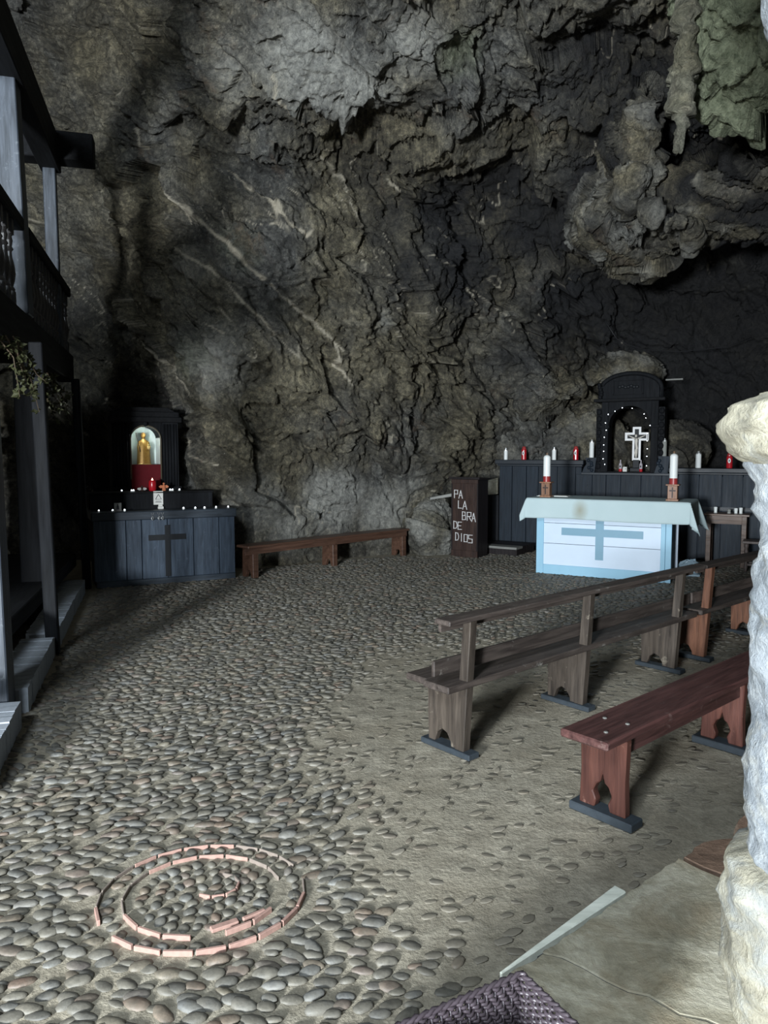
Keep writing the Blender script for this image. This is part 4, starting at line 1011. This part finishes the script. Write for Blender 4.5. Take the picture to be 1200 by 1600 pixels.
# ================================================================== LECTERN
LA = R(-33)
t = thing('lectern', 'dark wooden lectern lettered PALABRA DE DIOS in white', 'lectern', (1.28, 11.65, 0), LA)
fp = MB().span((-.225, 0, .10), (.225, .02, 1.225)).build('front_panel', M['lectern'], t)
MB().span((-.235, -.012, 0), (.235, .02, .105)).build('base_board', M['lectern'], t, bevel=.004)
MB().span((-.235, -.012, 1.17), (.235, .02, 1.235)).build('top_rail', M['lectern'], t, bevel=.004)
for sx in (-1, 1):
    MB().span((sx * .215, -.006, 0), (sx * .235, .36, 1.235)).build('side_panel', M['lectern_side'], t)
MB().span((-.215, .02, .62), (.215, .34, .64)).build('shelf', M['lectern_side'], t)
MB().prism([(-.03, 1.235), (.38, 1.235), (.38, 1.25), (-.03, 1.275)], -.265, .265, 'x').build('top', M['lectern_side'], t, bevel=.004)
STK = {'P': [((0, 0), (0, 1)), ((0, 1), (1, 1)), ((1, 1), (1, .5)), ((1, .5), (0, .5))],
       'A': [((0, 0), (.5, 1)), ((.5, 1), (1, 0)), ((.22, .36), (.78, .36))],
       'L': [((0, 1), (0, 0)), ((0, 0), (1, 0))],
       'B': [((0, 0), (0, 1)), ((0, 1), (.85, .97)), ((.85, .97), (.85, .55)), ((.85, .55), (0, .5)), ((.85, .55), (1, .4)), ((1, .4), (1, .03)), ((1, .03), (0, 0))],
       'R': [((0, 0), (0, 1)), ((0, 1), (1, 1)), ((1, 1), (1, .5)), ((1, .5), (0, .5)), ((.4, .5), (1, 0))],
       'D': [((0, 0), (0, 1)), ((0, 1), (.7, .95)), ((.7, .95), (1, .6)), ((1, .6), (1, .3)), ((1, .3), (.7, .04)), ((.7, .04), (0, 0))],
       'E': [((0, 0), (0, 1)), ((0, 1), (1, 1)), ((0, .5), (.8, .5)), ((0, 0), (1, 0))],
       'I': [((.5, 0), (.5, 1))],
       'O': [((0, .05), (0, .95)), ((0, .95), (1, .95)), ((1, .95), (1, .05)), ((1, .05), (0, .05))],
       'S': [((1, 1), (0, 1)), ((0, 1), (0, .52)), ((0, .52), (1, .48)), ((1, .48), (1, 0)), ((1, 0), (0, 0))]}
for ch, x, yt, w, h in [('P', 205, 335, 50, 120), ('A', 275, 340, 55, 120), ('L', 268, 500, 52, 115), ('A', 337, 505, 62, 125), ('B', 332, 670, 50, 125), ('R', 408, 675, 58, 125), ('A', 478, 685, 56, 130),
                        ('D', 198, 825, 52, 115), ('E', 265, 835, 55, 115), ('D', 228, 1005, 48, 120), ('I', 312, 1015, 16, 120), ('O', 362, 1020, 50, 125), ('S', 432, 1030, 56, 120)]:
    k = .45 / 395; kz = 1.25 / 1230
    x0 = -.225 + (x - 165) * k; z0 = (1380 - yt - h) * kz; W_ = w * k; H_ = h * kz
    m = MB()
    for a_, b_ in STK[ch]:
        A_ = Vector((x0 + a_[0] * W_, -.004, z0 + a_[1] * H_)); B_ = Vector((x0 + b_[0] * W_, -.004, z0 + b_[1] * H_))
        d = (B_ - A_).normalized() * .006
        m.bar(A_ - d, B_ + d, .007, .0175, up=(0, 1, 0))
    m.build('letter', M['white'], fp)
# platform and loose boards beside it
t = thing('platform_step', 'low dark boarded platform step beside the lectern', 'step', (1.83, 12.05, 0), LA)
for q in range(3):
    MB().span((-.36, -.10 + q * .26, .10), (.42, .15 + q * .26, .135)).build('board', M['pale_board'] if q == 0 else M['lectern_side'], t)
MB().span((-.36, -.09, 0), (.42, .66, .10)).build('frame', M['lectern_side'], t)
t = MB().prism([(-.22, 0), (.16, .0), (.17, .05), (-.21, .035)], -.12, .12).build('loose_board', M['pale_board'], None, loc=(.98, 12.0, .93), rot=(0, R(-9), R(-10)))
tag(t, 'pale grey loose board lying on the boulder behind the lectern', 'board')
t = MB().prism([(-.10, 0), (.10, .02), (.10, .30), (-.06, .26), (-.10, .12)], -.04, .04).build('stone_piece', M['slab'], None, loc=(1.90, 12.9, .92), rot=(0, 0, R(-20)))
tag(t, 'pale angular stone propped behind the lectern beside the dark counter', 'stone')
t = MB().span((-.16, -.03, 0), (.16, .03, .92)).build('stone_pier', M['masonry'], None, loc=(1.86, 12.9, 0), rot=(0, 0, R(-29)))
tag(t, 'dark pier under the angular stone behind the lectern', 'pier')

# ================================================================== BACK COUNTER AND MAIN RETABLE
CA = R(-29); CL = (3.92, 11.85, 0)
def at2(x, y, z=0): return (CL[0] + x * math.cos(CA) - y * math.sin(CA), CL[1] + x * math.sin(CA) + y * math.cos(CA), z)
t = thing('altar_counter', 'long slate-black plank counter behind the white altar', 'counter', CL, CA)
rs = random.Random(4)
x = -2.17
while x < 2.55:
    w = min(rs.uniform(.20, .34), 2.60 - x)
    top = 1.43 if x < -.85 else (1.30 if x < .50 else 1.335)
    MB().span((x + .004, rs.uniform(-.004, .004), 0), (x + w - .004, .03, top)).build('plank', M['counter_wood'], t, bevel=.004)
    x += w
MB().span((-2.16, .03, 0), (2.6, .40, 1.29)).build('carcass', M['counter_wood'], t)
MB().span((-2.16, .03, 1.29), (-.75, .40, 1.42)).build('carcass', M['counter_wood'], t)
MB().span((-2.24, -.05, 1.46), (-.70, .42, 1.535)).span((-2.20, -.025, 1.425), (-.72, .10, 1.46)).build('ledge', M['counter_wood_x'], t, bevel=.008)
MB().span((.62, -.05, 1.35), (2.7, .42, 1.42)).span((.64, -.025, 1.32), (2.7, .10, 1.35)).build('ledge', M['counter_wood_x'], t, bevel=.008)
MB().span((-.74, -.04, 1.295), (.64, .42, 1.335)).build('sill', M['counter_wood_x'], t, bevel=.006)
MB().span((.95, -.02, .78), (1.9, .01, .83)).build('rail', M['counter_wood_x'], t)
for x, zt in ((-.60, 1.575), (.535, 1.60)):
    m = MB()
    m.prism([(x - .13, 1.335), (x + .07, 1.335), (x + .09, zt - .06), (x + .10, zt), (x - .08, zt), (x - .06, zt - .10), (x - .10, zt - .16)], .0, .16)
    for q in range(5):
        m.ball((x - .03 + rs.uniform(-.07, .07), -.0, 1.37 + q * .04), .03)
    m.build('scroll_bracket', M['counter_wood'], t, smooth=False)
MB().box((-.65, -.008, 1.13), (.03, .02, .03)).build('knob', M['counter_wood'], t)

t = thing('main_retable', 'tall black arched retable framing the white crucifix niche', 'retable', at2(0, .02, 1.336), CA)
def arc(x0, x1, z0, rise, n=20):
    return arch_pts(x0, x1, z0, rise, n)
for sx in (-1, 1):
    MB().span((sx * .33, 0, 0), (sx * .44, .30, 1.14)).build('pilaster', M['black_wood'], t, bevel=.006)
    m = MB().span((sx * .44, .04, 0), (sx * .53, .30, 1.04))
    for q in range(9):
        m.ball((sx * .485, .03, .10 + q * .11), .045, 8, 6, (1, .7, 1.1))
    m.build('carved_flank', M['black_wood'], t)
    MB().span((sx * .31, -.015, .72), (sx * .46, .05, .76)).build('capital', M['black_wood'], t, bevel=.005)
MB().prism([(-.44, .76)] + arc(-.325, .325, .76, .31) + [(.44, .76), (.44, 1.16), (-.44, 1.16)], .02, .28).build('arch_head', M['black_wood'], t)
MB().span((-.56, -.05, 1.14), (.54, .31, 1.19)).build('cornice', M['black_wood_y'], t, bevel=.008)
MB().prism([(-.46, 1.19), (-.46, 1.34)] + arc(-.46, .46, 1.34, .24) + [(.46, 1.34), (.46, 1.19)], .03, .28).build('tympanum', M['black_wood'], t)
m = MB(); pts = [(-.47, 1.19), (-.47, 1.34)] + arc(-.47, .47, 1.34, .245) + [(.47, 1.34), (.47, 1.19)]
m.tube([(x, .03, z) for x, z in pts], .035, 8); m.build('arched_moulding', M['black_wood'], t, smooth=True)
MB().span((-.27, .005, 1.25), (.20, .03, 1.265)).span((-.27, .005, 1.47), (.20, .03, 1.485)).span((-.27, .005, 1.25), (-.255, .03, 1.485)).span((.185, .005, 1.25), (.20, .03, 1.485)).build('panel_frame', M['black_wood'], t)
m = MB()
for q in range(7): m.ball((-.17 + q * .045, .02, 1.375 + .012 * math.sin(q * 2)), .032, 8, 6, (1, .6, .8))
m.build('carved_cartouche', M['cross_black'], t, smooth=True)
m = MB()
for q in range(6): m.ball((-.47 + .02 * math.sin(q), .01, 1.22 + q * .04), .035, 8, 6)
m.build('carved_scroll', M['black_wood'], t, smooth=True)
MB().span((-.33, .02, -.005), (.33, .30, .015)).build('niche_shelf', M['black_wood'], t)
t = MB().box((0, 0, 0), (.26, .12, .025)).build('small_shelf', M['pale_board'], None, bevel=.003, loc=at2(.62, .35, 2.815), rot=(0, 0, CA))
tag(t, 'small pale shelf board beside the top of the black retable', 'shelf')

# string of fairy lights around the niche
t = thing('fairy_lights', 'string of tiny white lights around the crucifix niche', 'lights', at2(0, .0, 1.336), CA)
LP = [(435, 545), (513, 508), (618, 516), (745, 585), (765, 632), (810, 718), (785, 808), (785, 895), (788, 985), (785, 1072), (785, 1180), (362, 580), (335, 680), (345, 765), (325, 848), (322, 938), (322, 1012), (318, 1103), (337, 1168)]
FL = []
for cx, cy in LP:
    px = 900 + cx / 7.5; py = 570 + cy / 7.5
    FL.append(((px - 978.5) * .0109, .002, 1.65 - (py - 708) / 1150 * 11.85 - 1.336))
fb = MB().ball((0, 0, 0), .0065, 8, 6).mesh('bulb', M['led'])
for f in FL: link_mesh('bulb', fb, t, (f[0], -.002, max(f[2], .03)))
left = sorted([f for f in FL if f[0] < -.02], key=lambda f: f[2]); right = sorted([f for f in FL if f[0] >= -.02], key=lambda f: -f[2])
MB().tube([(f[0], .004, max(f[2], .03)) for f in left + right], .003, 5).build('wire', M['cable'], t)

# crucifix
t = thing('crucifix', 'white-edged crucifix standing in the black niche', 'crucifix', at2(.10, .14, 1.351), CA)
def cross_pts(hw, hh0, hh1, arm, za0, za1):
    return [(-hw, hh0), (hw, hh0), (hw, za0), (arm, za0), (arm, za1), (hw, za1), (hw, hh1), (-hw, hh1), (-hw, za1), (-arm, za1), (-arm, za0), (-hw, za0)]
MB().prism(cross_pts(.065, .18, .72, .185, .50, .63), 0, .02).build('white_cross', M['white'], t)
MB().prism(cross_pts(.032, .22, .685, .145, .535, .595), -.006, .004).build('dark_inlay', M['cross_black'], t)
m = MB()
m.tube([(0, -.02, .30), (.008, -.024, .38), (.0, -.026, .44), (0, -.028, .50), (0, -.03, .54)], [.012, .022, .020, .027, .012], 8)
m.tube([(-.02, -.026, .53), (-.08, -.018, .56), (-.135, -.01, .585)], [.012, .009, .006], 7)
m.tube([(.02, -.026, .53), (.08, -.018, .56), (.135, -.01, .585)], [.012, .009, .006], 7)
m.tube([(-.008, -.022, .36), (-.014, -.034, .30), (-.004, -.016, .22)], [.015, .012, .007], 7)
m.tube([(.012, -.022, .36), (.012, -.036, .30), (.004, -.018, .22)], [.015, .012, .007], 7)
m.ball((-.006, -.034, .575), .022, sc=(.85, .9, 1.15))
m.build('figure', plain('ivory_figure', (.66, .62, .55), .5), t, smooth=True)
MB().span((-.09, -.04, 0), (.09, .06, .06)).span((-.05, -.02, .06), (.05, .04, .19)).build('foot', M['cross_black'], t, bevel=.006)
for q, (x, lab) in enumerate(((-.135, 'small white and red candle at the left foot of the crucifix'), (.185, 'small white and red candle at the right foot of the crucifix'))):
    t = thing('small_candle', lab, 'candle', at2(x, .09, 1.351), CA)
    MB().lathe([(.024, 0), (.026, .01), (.026, .045)], n=12).build('red_base', M['red_plastic'], t)
    MB().lathe([(.025, .045), (.025, .12), (.010, .145), (.009, .19)], n=12).build('body', plain('clouded_bottle', (.45, .42, .45), .4), t)
    MB().ball((0, -.024, .085), .014, sc=(.8, .3, 1.3)).build('emblem', M['ink'], t)
t = thing('small_card', 'small white card at the foot of the crucifix', 'card', at2(-.065, .09, 1.351), CA)
MB().prism([(-.032, 0), (.032, 0), (.032, .075), (-.02, .08), (-.032, .06)], 0, .02).build('card', M['paper'], t)
MB().span((.005, -.002, .04), (.02, .002, .05)).build('mark', M['ink'], t)

# row of candles on the counter
def pillar_candle(p, h, r, label, mat, group, cap=True):
    t = thing('pillar_candle', label, 'candle', p, 0, group)
    MB().lathe([(r, 0), (r, h), (r * .9, h + .006)], n=16).build('body', mat, t, smooth=False)
    if cap: MB().lathe([(r * .95, h), (r * .95, h + .02), (r * .5, h + .03), (r * .4, h + .05)], n=12).build('cap', M['metal'], t)
    else: MB().tube([(0, 0, h), (.003, 0, h + .03)], .003, 5).build('wick', M['black'], t)
def votive_tall(p, label, group):
    t = thing('votive_candle', label, 'candle', p, CA, group)
    vb = MB().lathe([(.040, 0), (.044, .008), (.044, .17), (.036, .185)], n=16).build('body', M['red_plastic'], t)
    MB().lathe([(.036, .185), (.036, .20), (.028, .225), (.02, .23)], n=14).build('lid', M['red_wax'], t)
    MB().ball((0, -.044, .115), .026, 12, 8, (.85, .12, 1.45)).build('badge', M['white'], vb, smooth=True)
    MB().ball((0, -.047, .115), .012, 8, 6, (.7, .15, 1.6)).build('picture', M['ink'], vb)
cg = 'candles along the black counter'
pillar_candle(at2(-2.10, .12, 1.535), .155, .034, 'short white candle at the far left end of the black counter', M['wax'], cg)
votive_tall(at2(-1.77, .12, 1.535), 'red votive candle with white oval badge, left of the two on the left ledge', cg)
pillar_candle(at2(-1.24, .12, 1.535), .165, .036, 'short white candle between the two red votives on the left ledge', M['wax'], cg)
votive_tall(at2(-.865, .10, 1.535), 'red votive candle with white oval badge beside the scroll bracket', cg)
pillar_candle(at2(-.60, .08, 1.577), .245, .037, 'tall white candle on the bracket left of the black retable', M['wax'], cg)
pillar_candle(at2(.535, .08, 1.602), .23, .035, 'tall grey candle on the bracket right of the black retable', M['old_wax'], cg)
pillar_candle(at2(1.03, .14, 1.42), .21, .042, 'white candle on the right ledge of the black counter', M['wax'], cg)
votive_tall(at2(1.47, .14, 1.42), 'red votive candle on the right ledge near the stone column', cg)

t = MB().tube([(3.6, 12.2, 3.80), (3.81, 12.25, 3.52), (4.0, 12.25, 3.42), (4.3, 12.25, 3.34), (4.81, 12.2, 3.30), (5.54, 12.1, 3.36), (5.9, 12.0, 3.5)], .008, 6).build('hanging_cable', M['cable'], None, smooth=True)
tag(t, 'thin black cable slung across the dark rock above the retable', 'cable')

# ================================================================== WHITE ALTAR
WA = R(-29.05); WL = (2.865, 9.655, 0)
def at3(x, y, z=0): return (WL[0] + x * math.cos(WA) - y * math.sin(WA), WL[1] + x * math.sin(WA) + y * math.cos(WA), z)
t = thing('white_altar', 'white and pale blue painted altar table with a blue cross', 'altar', WL, WA)
for a, b in ((.13, .42), (.425, .70), (.705, 1.0)):
    MB().span((-.78, .014, a), (.75, .034, b)).build('panel_board', M['panel_white'], t, bevel=.002)
MB().span((-.875, 0, .0), (-.775, .04, 1.0)).build('stile', M['panel_blue'], t, bevel=.004)
MB().span((.745, .004, .0), (.80, .04, 1.0)).build('stile', M['panel_blue'], t, bevel=.004)
MB().span((.803, 0, .0), (.875, .04, 1.0)).build('stile', M['panel_blue'], t, bevel=.004)
MB().span((-.775, .002, .0), (.745, .036, .13)).build('bottom_rail', M['panel_blue'], t, bevel=.004)
MB().span((-.075, .004, .235), (.03, .02, .95)).span((-.53, .0045, .545), (.53, .02, .645)).build('cross', M['cross_paint'], t)
MB().span((.80, .60, 0), (.875, .66, 1.0)).build('rear_post', M['panel_white'], t, bevel=.004)
MB().span((-.875, .60, 0), (-.80, .66, 1.0)).build('rear_post', M['panel_white'], t, bevel=.004)
MB().span((.80, .04, .90), (.86, .60, 1.0)).build('side_rail', M['panel_white'], t)
MB().span((-.80, .62, .0), (.80, .64, 1.0)).build('back_panel', M['panel_dark'], t)
MB().span((-.97, -.09, 1.0), (1.07, .72, 1.036)).build('table_top', M['panel_white'], t, bevel=.004)

def cloth_mat():
    n = NT('white_altar_linen'); o = n.obj()
    f = n.noise(o, 3, 5); w = n.noise(n.scaled(o, (120, 120, 120)), 3, 2)
    c = n.mix(f, (.44, .56, .58), (.54, .65, .67))
    # a brown scorch stain on the front drop
    mp = n.n('ShaderNodeMapping'); mp.inputs['Location'].default_value = (.26, .0, -.90); n.l(o, mp.inputs['Vector'])
    ln = n.n('ShaderNodeVectorMath'); ln.operation = 'LENGTH'; n.l(n.scaled(mp.outputs[0], (6, .2, 4.2)), ln.inputs[0])
    s_ = n.ramp(n.math('ADD', ln.outputs['Value'], n.math('MULTIPLY', f, .5)), [(.30, (.75, .75, .75)), (1.0, (0, 0, 0))])
    c = n.mix(s_, c, (.30, .28, .19))
    n.color(c); n.rough(.85, .2); n.bump(w, .1, .002)
    return n.m
M['linen'] = cloth_mat()
def drape(name, x0, x1, y0, y1, z, dl, dr, df, db, parent=None, n=(110, 60)):
    us = np.linspace(x0 - dl, x1 + dr, n[0]); vs = np.linspace(y0 - df, y1 + db, n[1])
    V = []
    for v in vs:
        for u in us:
            ex = max(x0 - u, 0) + max(u - x1, 0); ey = max(y0 - v, 0) + max(v - y1, 0)
            sx = -1 if u < x0 else 1; sy = -1 if v < y0 else 1
            cx = min(max(u, x0), x1); cy = min(max(v, y0), y1)
            if ex == 0 and ey == 0:
                V.append((u, v, z + .001 * math.sin(u * 9 + v * 5))); continue
            L_ = math.hypot(ex, ey)
            if ex > 0 and ey > 0:
                mx = max(ex, ey); L2 = mx + .28 * min(ex, ey)
                out = .30 * min(ex, ey) + .06 * L2
                ax, ay = ex / L_, ey / L_
                V.append((cx + sx * (ax * out * 1.5 + .008), cy + sy * (ay * out + .008), z - L2 * .97))
            elif ex > 0:
                V.append((cx + sx * (.008 + .07 * ex), cy + .012 * math.sin(v * 17) * ex / .3, z - ex * .99))
            else:
                V.append((cx, cy + sy * (.008 + .05 * ey + .018 * math.sin(u * 6.3 + 1) * ey / .3 + .006 * math.sin(u * 21) * ey / .3), z - ey * (.99 + .03 * math.sin(u * 3.1))))
    V = np.array(V); i = np.arange((n[1] - 1) * (n[0] - 1)); r = i // (n[0] - 1); k = i % (n[0] - 1)
    me = np_mesh(name, V, np.stack([r * n[0] + k, r * n[0] + k + 1, (r + 1) * n[0] + k + 1, (r + 1) * n[0] + k], 1), M['linen'])
    o = link_mesh(name, me)
    sl = o.modifiers.new('thick', 'SOLIDIFY'); sl.thickness = .003; sl.offset = 1
    return o
o = drape('altar_cloth', -.985, 1.085, -.105, .735, 1.042, .19, .34, .275, .34)
o.location = WL; o.rotation_euler = (0, 0, WA)
tag(o, 'pale linen cloth draped over the white altar', 'cloth')

def altar_candle(p, h, label_h, label_c):
    t = thing('candle_holder', label_h, 'candle holder', p, WA)
    MB().span((-.075, -.075, 0), (.075, .075, .025)).build('base', M['oak'], t, bevel=.004)
    hb = MB().span((-.058, -.058, .025), (.058, .058, .195)).build('block', M['oak'], t, bevel=.004)
    MB().span((-.080, -.080, .195), (.080, .080, .212)).build('cap', M['oak'], t, bevel=.003)
    MB().span((-.008, -.064, .04), (.008, -.056, .175)).span((-.038, -.0635, .122), (.038, -.056, .140)).build('cross_inlay', M['dark_cross'], hb)
    c = thing('altar_candle', label_c, 'candle', (p[0], p[1], p[2] + .212), WA)
    MB().lathe([(.050, 0), (.050, .075)], n=20).build('red_band', M['red_wax'], c)
    MB().lathe([(.0485, .075), (.0485, .075 + h), (.038, .075 + h + .018), (.012, .075 + h + .032)], n=20).build('wax', M['wax'], c)
    MB().lathe([(.014, .10 + h), (.012, .135 + h)], n=8).build('wick_cap', plain('wick_brass', (.16, .10, .06), .5), c)
altar_candle(at3(-.78, .12, 1.046), .26, 'oak candle holder on the left end of the white altar', 'thick white candle with red band on the left of the white altar')
altar_candle(at3(.86, .10, 1.046), .28, 'oak candle holder on the right end of the white altar', 'thick white candle with red band on the right of the white altar')
t = thing('folded_paper', 'thin folded white paper behind the left altar candle', 'paper', at3(-.72, .36, 1.047), WA)
MB().span((-.24, -.10, 0), (.20, .10, .006)).span((-.22, -.09, .006), (.18, .08, .012)).build('sheet', M['paper'], t)

# side table, cups, box, stool
TA = CA
t = thing('side_table', 'small brown wooden side table in front of the dark counter', 'table', (5.02, 10.72, 0), TA)
MB().span((-.30, -.20, .745), (.30, .20, .775)).build('top', M['table_wood'], t, bevel=.005)
MB().span((-.26, -.17, .63), (.26, -.145, .745)).build('apron', M['table_wood'], t)
MB().span((-.26, .145, .63), (.26, .17, .745)).build('apron', M['table_wood'], t)
for sx in (-1, 1):
    MB().span((sx * .235, -.14, .63), (sx * .26, .14, .745)).build('apron', M['table_wood'], t)
    for sy in (-1, 1):
        MB().span((sx * .20, sy * .13, 0), (sx * .265, sy * .175, .745)).build('leg', M['table_wood'], t, bevel=.004)
def at4(x, y): return (5.02 + x * math.cos(TA) - y * math.sin(TA), 10.72 + x * math.sin(TA) + y * math.cos(TA), .775)
for q, (x, h, lab) in enumerate(((-.16, .085, 'small white cup standing alone at the left of the side table'), (.02, .055, 'low glass cup in the middle of the side table'), (.11, .075, 'white cup left of the close pair on the side table'), (.175, .085, 'white cup right of the close pair on the side table'))):
    t = thing('cup', lab, 'cup', at4(x, 0))
    MB().lathe([(.020, 0), (.026, h), (.022, h), (.017, .01)], n=14).build('body', M['wax'] if q != 1 else M['old_wax'], t)
    MB().lathe([(.022, .0), (.027, .004), (.021, .008)], n=14).build('foot_ring', M['wax'], t)
t = thing('plastic_tray', 'crumpled pale blue plastic bundle on the floor behind the white altar', 'bundle', at3(1.02, .78, 0), WA)
m = MB(); m.ball((0, 0, .11), .13, 14, 9, (1.1, .8, .85))
rs = random.Random(8); m.v = [(x + rs.uniform(-.02, .02), y + rs.uniform(-.02, .02), max(0, z + rs.uniform(-.02, .02))) for x, y, z in m.v]
m.build('bundle', M['plastic_box'], t)
MB().span((-.13, -.09, 0), (.13, .09, .035)).build('tray', M['plastic_box'], t, bevel=.01)
t = thing('turned_stool', 'low stool with turned legs half hidden by the stone column', 'stool', (5.22, 10.18, 0), CA)
MB().span((-.20, -.16, .40), (.20, .16, .435)).build('seat', M['stool_wood'], t, bevel=.006)
for sx in (-1, 1):
    for sy in (-1, 1):
        MB().lathe([(.026, 0), (.018, .03), (.030, .07), (.018, .11), (.034, .18), (.018, .25), (.030, .29), (.020, .33), (.030, .35), (.030, .40)], (sx * .15, sy * .11, 0), 10).build('leg', M['stool_wood'], t, smooth=True)
MB().span((-.15, -.12, .09), (.15, -.10, .12)).span((-.15, .10, .09), (.15, .12, .12)).build('stretcher', M['stool_wood'], t)

# ================================================================== PEWS AND BENCH
PA_ = R(41.5)
def pew(loc, label, length, sup, mx, mz, grp):
    t = thing('pew', label, 'pew', loc, PA_, grp)
    MB().span((-.16, -.03, .390), (length, .16, .428)).build('seat_board', mx, t, bevel=.006)
    MB().span((-.13, .163, .388), (length, .325, .426)).build('seat_board', mx, t, bevel=.006)
    MB().bar((-.20, .045, .52), (length, .045, .52), .022, .085).build('back_slat', mx, t, bevel=.004)
    MB().span((-.20, -.075, .765), (length + .02, .035, .793)).build('top_rail', mx, t, bevel=.005)
    MB().span((-.17, .014, .718), (length, .034, .765)).build('rail_lip', mx, t)
    for x in sup:
        MB().prism([(.065, .03), (.0, .03), (-.045, .768), (.010, .768)], x - .028, x + .028, 'x').build('upright', mz, t, bevel=.004)
        MB().prism([(.035, .03), (.02, .39), (.285, .39), (.275, .03), (.225, .03), (.205, .085), (.17, .115), (.13, .10), (.105, .06), (.10, .03)], x - .02, x + .02, 'x').build('end_panel', mz, t, bevel=.004)
        MB().span((x - .042, -.055, 0), (x + .042, .315, .033)).build('runner', M['runner'], t, bevel=.004)
    return t
pew((.435, 3.88, 0), 'weathered dark pew with open back, nearest of the two in line', 2.62, (.02, 1.15, 2.36), M['pew_wood'], M['pew_end'], 'pews in line before the altar')
ca, sa = math.cos(PA_), math.sin(PA_)
p2 = pew((.435 + 2.86 * ca, 3.88 + 2.86 * sa, 0), 'redder brown pew farther on, half hidden by the stone column', 2.4, (-.02, 1.10, 2.2), M['pew_wood'], M['pew_red'], 'pews in line before the altar')

t = thing('plain_bench', 'red-brown backless bench with ogee-cut legs at the near right', 'bench', (.985, 3.215, 0), R(41.3))
bs = MB().span((-.17, -.125, .392), (1.85, .115, .430)).build('seat', M['red_wood'], t, bevel=.008)
MB().span((-.0, -.095, .315), (1.75, -.070, .392)).build('apron', M['red_wood'], t, bevel=.004)
MB().span((-.0, .065, .315), (1.75, .090, .392)).build('apron', M['red_wood'], t, bevel=.004)
half = [(.118, .392), (.112, .20), (.118, .04), (.040, .04), (.030, .075), (.048, .115), (.030, .155), (.012, .165), (.0, .21)]
outl = [(-y, z) for y, z in half] + [(y, z) for y, z in reversed(half[:-1])]
for x in (.02, 1.22):
    MB().prism(outl, x - .022, x + .022, 'x').build('leg', M['red_wood_z'], t, bevel=.005)
    MB().span((x - .05, -.165, 0), (x + .05, .155, .040)).build('runner', M['runner'], t, bevel=.005)
for x, y in ((-.06, -.05), (.10, -.06), (.09, .05)):
    MB().lathe([(.010, 0), (.010, .003), (.006, .005)], (x, y, .430), 8).build('nail_head', M['pale_board'], bs)

# ================================================================== NEAR CORNER: BATTEN AND BASKET
bt = MB(); d = Vector((.777, .63, 0)); nrm = Vector((-.63, .777, 0))
A_ = Vector((.30, 1.765, 0)); B_ = Vector((.735, 2.115, 0))
bt.add([A_ + nrm * .004, A_ + nrm * .012, B_ + nrm * .048, B_ + nrm * .006] + [q + Vector((0, 0, .335)) for q in (A_ + nrm * .004, A_ + nrm * .012, B_ + nrm * .048, B_ + nrm * .006)],
       [(0, 3, 2, 1), (4, 5, 6, 7), (0, 1, 5, 4), (1, 2, 6, 5), (2, 3, 7, 6), (3, 0, 4, 7)])
o = bt.build('white_batten', M['batten'], None, bevel=.004)
tag(o, 'white flaking board standing against the edge of the stone slab', 'board')

BA = R(28.8)
t = thing('wicker_basket', 'purple-brown rectangular wicker basket on the stone slab', 'basket', (.205, 1.285, .352), BA)
HX, HY, HB = .17, .13, .195
def wallpt(side, s, h):
    k = .80 + .20 * h / HB; hx, hy = HX * k, HY * k
    return {0: (s * hx, hy, h), 1: (hx, -s * hy, h), 2: (-s * hx, -hy, h), 3: (-hx, s * hy, h)}[side]
nrmv = {0: (0, 1), 1: (1, 0), 2: (0, -1), 3: (-1, 0)}
for side in range(4):
    m = MB(); cnt = 15 if side % 2 == 0 else 11
    for lv in range(21):
        h = .006 + lv * .0091; pts = []
        for q in range(cnt * 4 + 1):
            s_ = -1 + 2 * q / (cnt * 4); x, y, z = wallpt(side, s_, h)
            w = .0042 * math.sin(math.pi * (q / 2.0) + (lv % 3) * 2.1)
            pts.append((x + nrmv[side][0] * w, y + nrmv[side][1] * w, z + .0015 * math.sin(q)))
        m.tube(pts, .0044, 5)
    tag(m.build('woven_side', M['wicker'], t, smooth=True), kind='stuff')
    m = MB()
    for q in range(cnt + 1):
        s_ = -1 + 2 * q / cnt
        m.tube([wallpt(side, s_, 0), wallpt(side, s_, HB)], .0035, 5)
    tag(m.build('stakes', M['wicker'], t, smooth=True), kind='stuff')
corners = [(-HX, HY), (HX, HY), (HX, -HY), (-HX, -HY), (-HX, HY)]
for ph in (0, math.pi):
    pts = []
    for a_, b_ in zip(corners[:-1], corners[1:]):
        k = 26
        for q in range(k):
            f = q / k; x = a_[0] + (b_[0] - a_[0]) * f; y = a_[1] + (b_[1] - a_[1]) * f
            w = math.pi * 2 * q / 3.25 + ph
            d_ = Vector((b_[0] - a_[0], b_[1] - a_[1])).normalized(); nx_, ny_ = d_.y, -d_.x
            pts.append((x + nx_ * 0.004 * math.cos(w), y + ny_ * .004 * math.cos(w), HB + .002 + .004 * math.sin(w)))
    pts.append(pts[0])
    MB().tube(pts, .0046, 6).build('rim_strand', M['wicker'], t, smooth=True)
m = MB()
for q in range(16):
    y = -.104 + q * .0139
    m.tube([(-.136, y, .006), (.136, y, .006)], .006, 5)
m.build('base_weave', M['wicker'], t, smooth=True)
